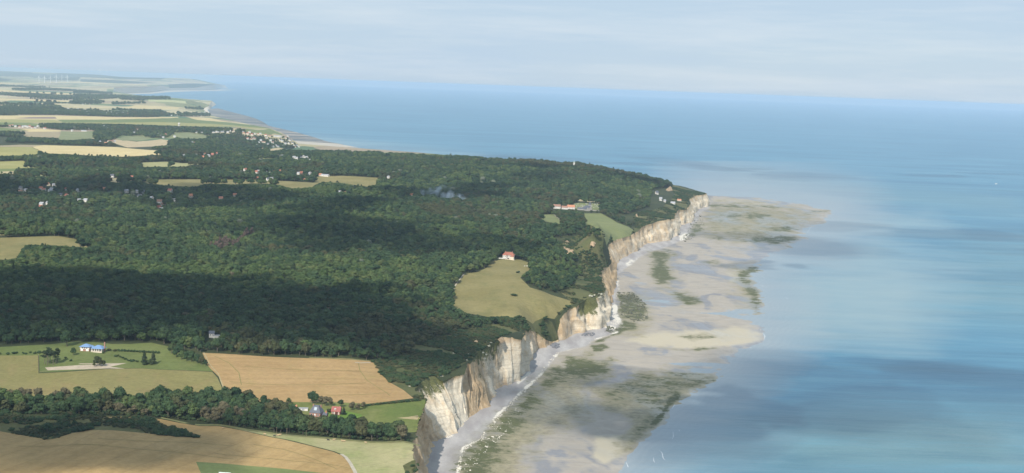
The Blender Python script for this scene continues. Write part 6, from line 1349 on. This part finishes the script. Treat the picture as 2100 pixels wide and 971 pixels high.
for v in bm.verts:
    k = 1 + 0.9 * float(fbm(np.array([v.co.x * 1.6 + 4]), np.array([v.co.y * 1.6 + v.co.z * 1.3]), 77, 4)[0]); v.co = Vector((v.co.x * 52 * k, v.co.y * 16 * k, 21 + v.co.z * 14 * k * (1.2 - 0.6 * v.co.x) - v.co.x * 5))
me = bpy.data.meshes.new('smoke'); bm.to_mesh(me); bm.free(); me.materials.append(ms); o = link('smoke', me); o.location = p; tag(o, kind='stuff')
CL = random.Random(5)
def cloud_bank(cx_, cy_, RX, RY, n, thick, alt, f0=0.28, f1=0.55):
    """a ragged bank of cumulus whose shadow falls round a place (photo px), RX and RY metres across and deep"""
    g = un(cx_, cy_, 60.0)
    for k in range(n):
        r = math.sqrt(CL.random()); t = CL.uniform(0, 6.28); p = g + np.array([math.cos(t) * r * RX, math.sin(t) * r * RY, 0]); px, py = proj(p)
        f = CL.uniform(f0, f1); cloud(float(px), float(py), RX * f, RY * f, thick * CL.uniform(0.5, 1.15), alt + CL.uniform(-40, 40), CL.uniform(0, 3.1))
CLOUDS = [(40, 672, 290, 220, 180, 1150), (320, 698, 260, 170, 170, 1150), (600, 724, 200, 130, 150, 1150), (820, 738, 130, 110, 140, 1150), (40, 962, 170, 70, 210, 1000), (270, 952, 110, 46, 190, 1000), (150, 925, 80, 30, 110, 1000), (400, 975, 60, 40, 120, 1000)]
for a in CLOUDS: cloud(*a)
cloud_bank(400, 655, 380, 130, 7, 120, 1150); cloud_bank(770, 515, 280, 330, 8, 95, 1300); cloud_bank(330, 440, 560, 300, 8, 95, 1300); cloud_bank(60, 410, 400, 300, 6, 100, 1300)
cloud_bank(930, 420, 260, 220, 5, 110, 1300); cloud_bank(1230, 392, 330, 260, 6, 100, 1300); cloud_bank(1310, 745, 130, 50, 4, 40, 1150); cloud_bank(1860, 790, 460, 260, 12, 42, 1150); cloud_bank(1530, 515, 130, 80, 3, 60, 1150); cloud_bank(1600, 330, 1500, 900, 9, 50, 1600, 0.12, 0.3); cloud_bank(1900, 460, 700, 500, 7, 45, 1400, 0.15, 0.35)


mh = bpy.data.materials.new('hazy_air'); mh.use_nodes = True; t_ = mh.node_tree; t_.nodes.clear()
o_ = t_.nodes.new('ShaderNodeOutputMaterial'); pv = t_.nodes.new('ShaderNodeVolumePrincipled'); pv.inputs['Density'].default_value = 2.8e-5
pv.inputs['Color'].default_value = (0.61, 0.77, 0.94, 1); pv.inputs['Anisotropy'].default_value = 0.0
t_.links.new(pv.outputs[0], o_.inputs['Volume'])
hb = MB().box((0, 0, 193), (190000, 190000, 396)).build('haze', mh); tag(hb, kind='stuff')
print('script_', round(time.time() - T0, 1))
# things that would share a description are told apart by where they come along their row, counted from inland
ORD = 'first second third fourth fifth sixth seventh eighth ninth tenth eleventh twelfth thirteenth fourteenth fifteenth sixteenth seventeenth eighteenth nineteenth twentieth'.split()
same = {}
for o in COL.objects:
    if o.get('category') and o.get('label'): same.setdefault(o['label'], []).append(o)
for lb, os_ in same.items():
    if 1 < len(os_) <= 20 and len(lb.replace(',', ' ').split()) <= 13:
        for i, o in enumerate(sorted(os_, key=lambda o: float(proj(np.array(o.location))[0]))): o['label'] = lb + ', ' + ORD[i] + ' from inland'
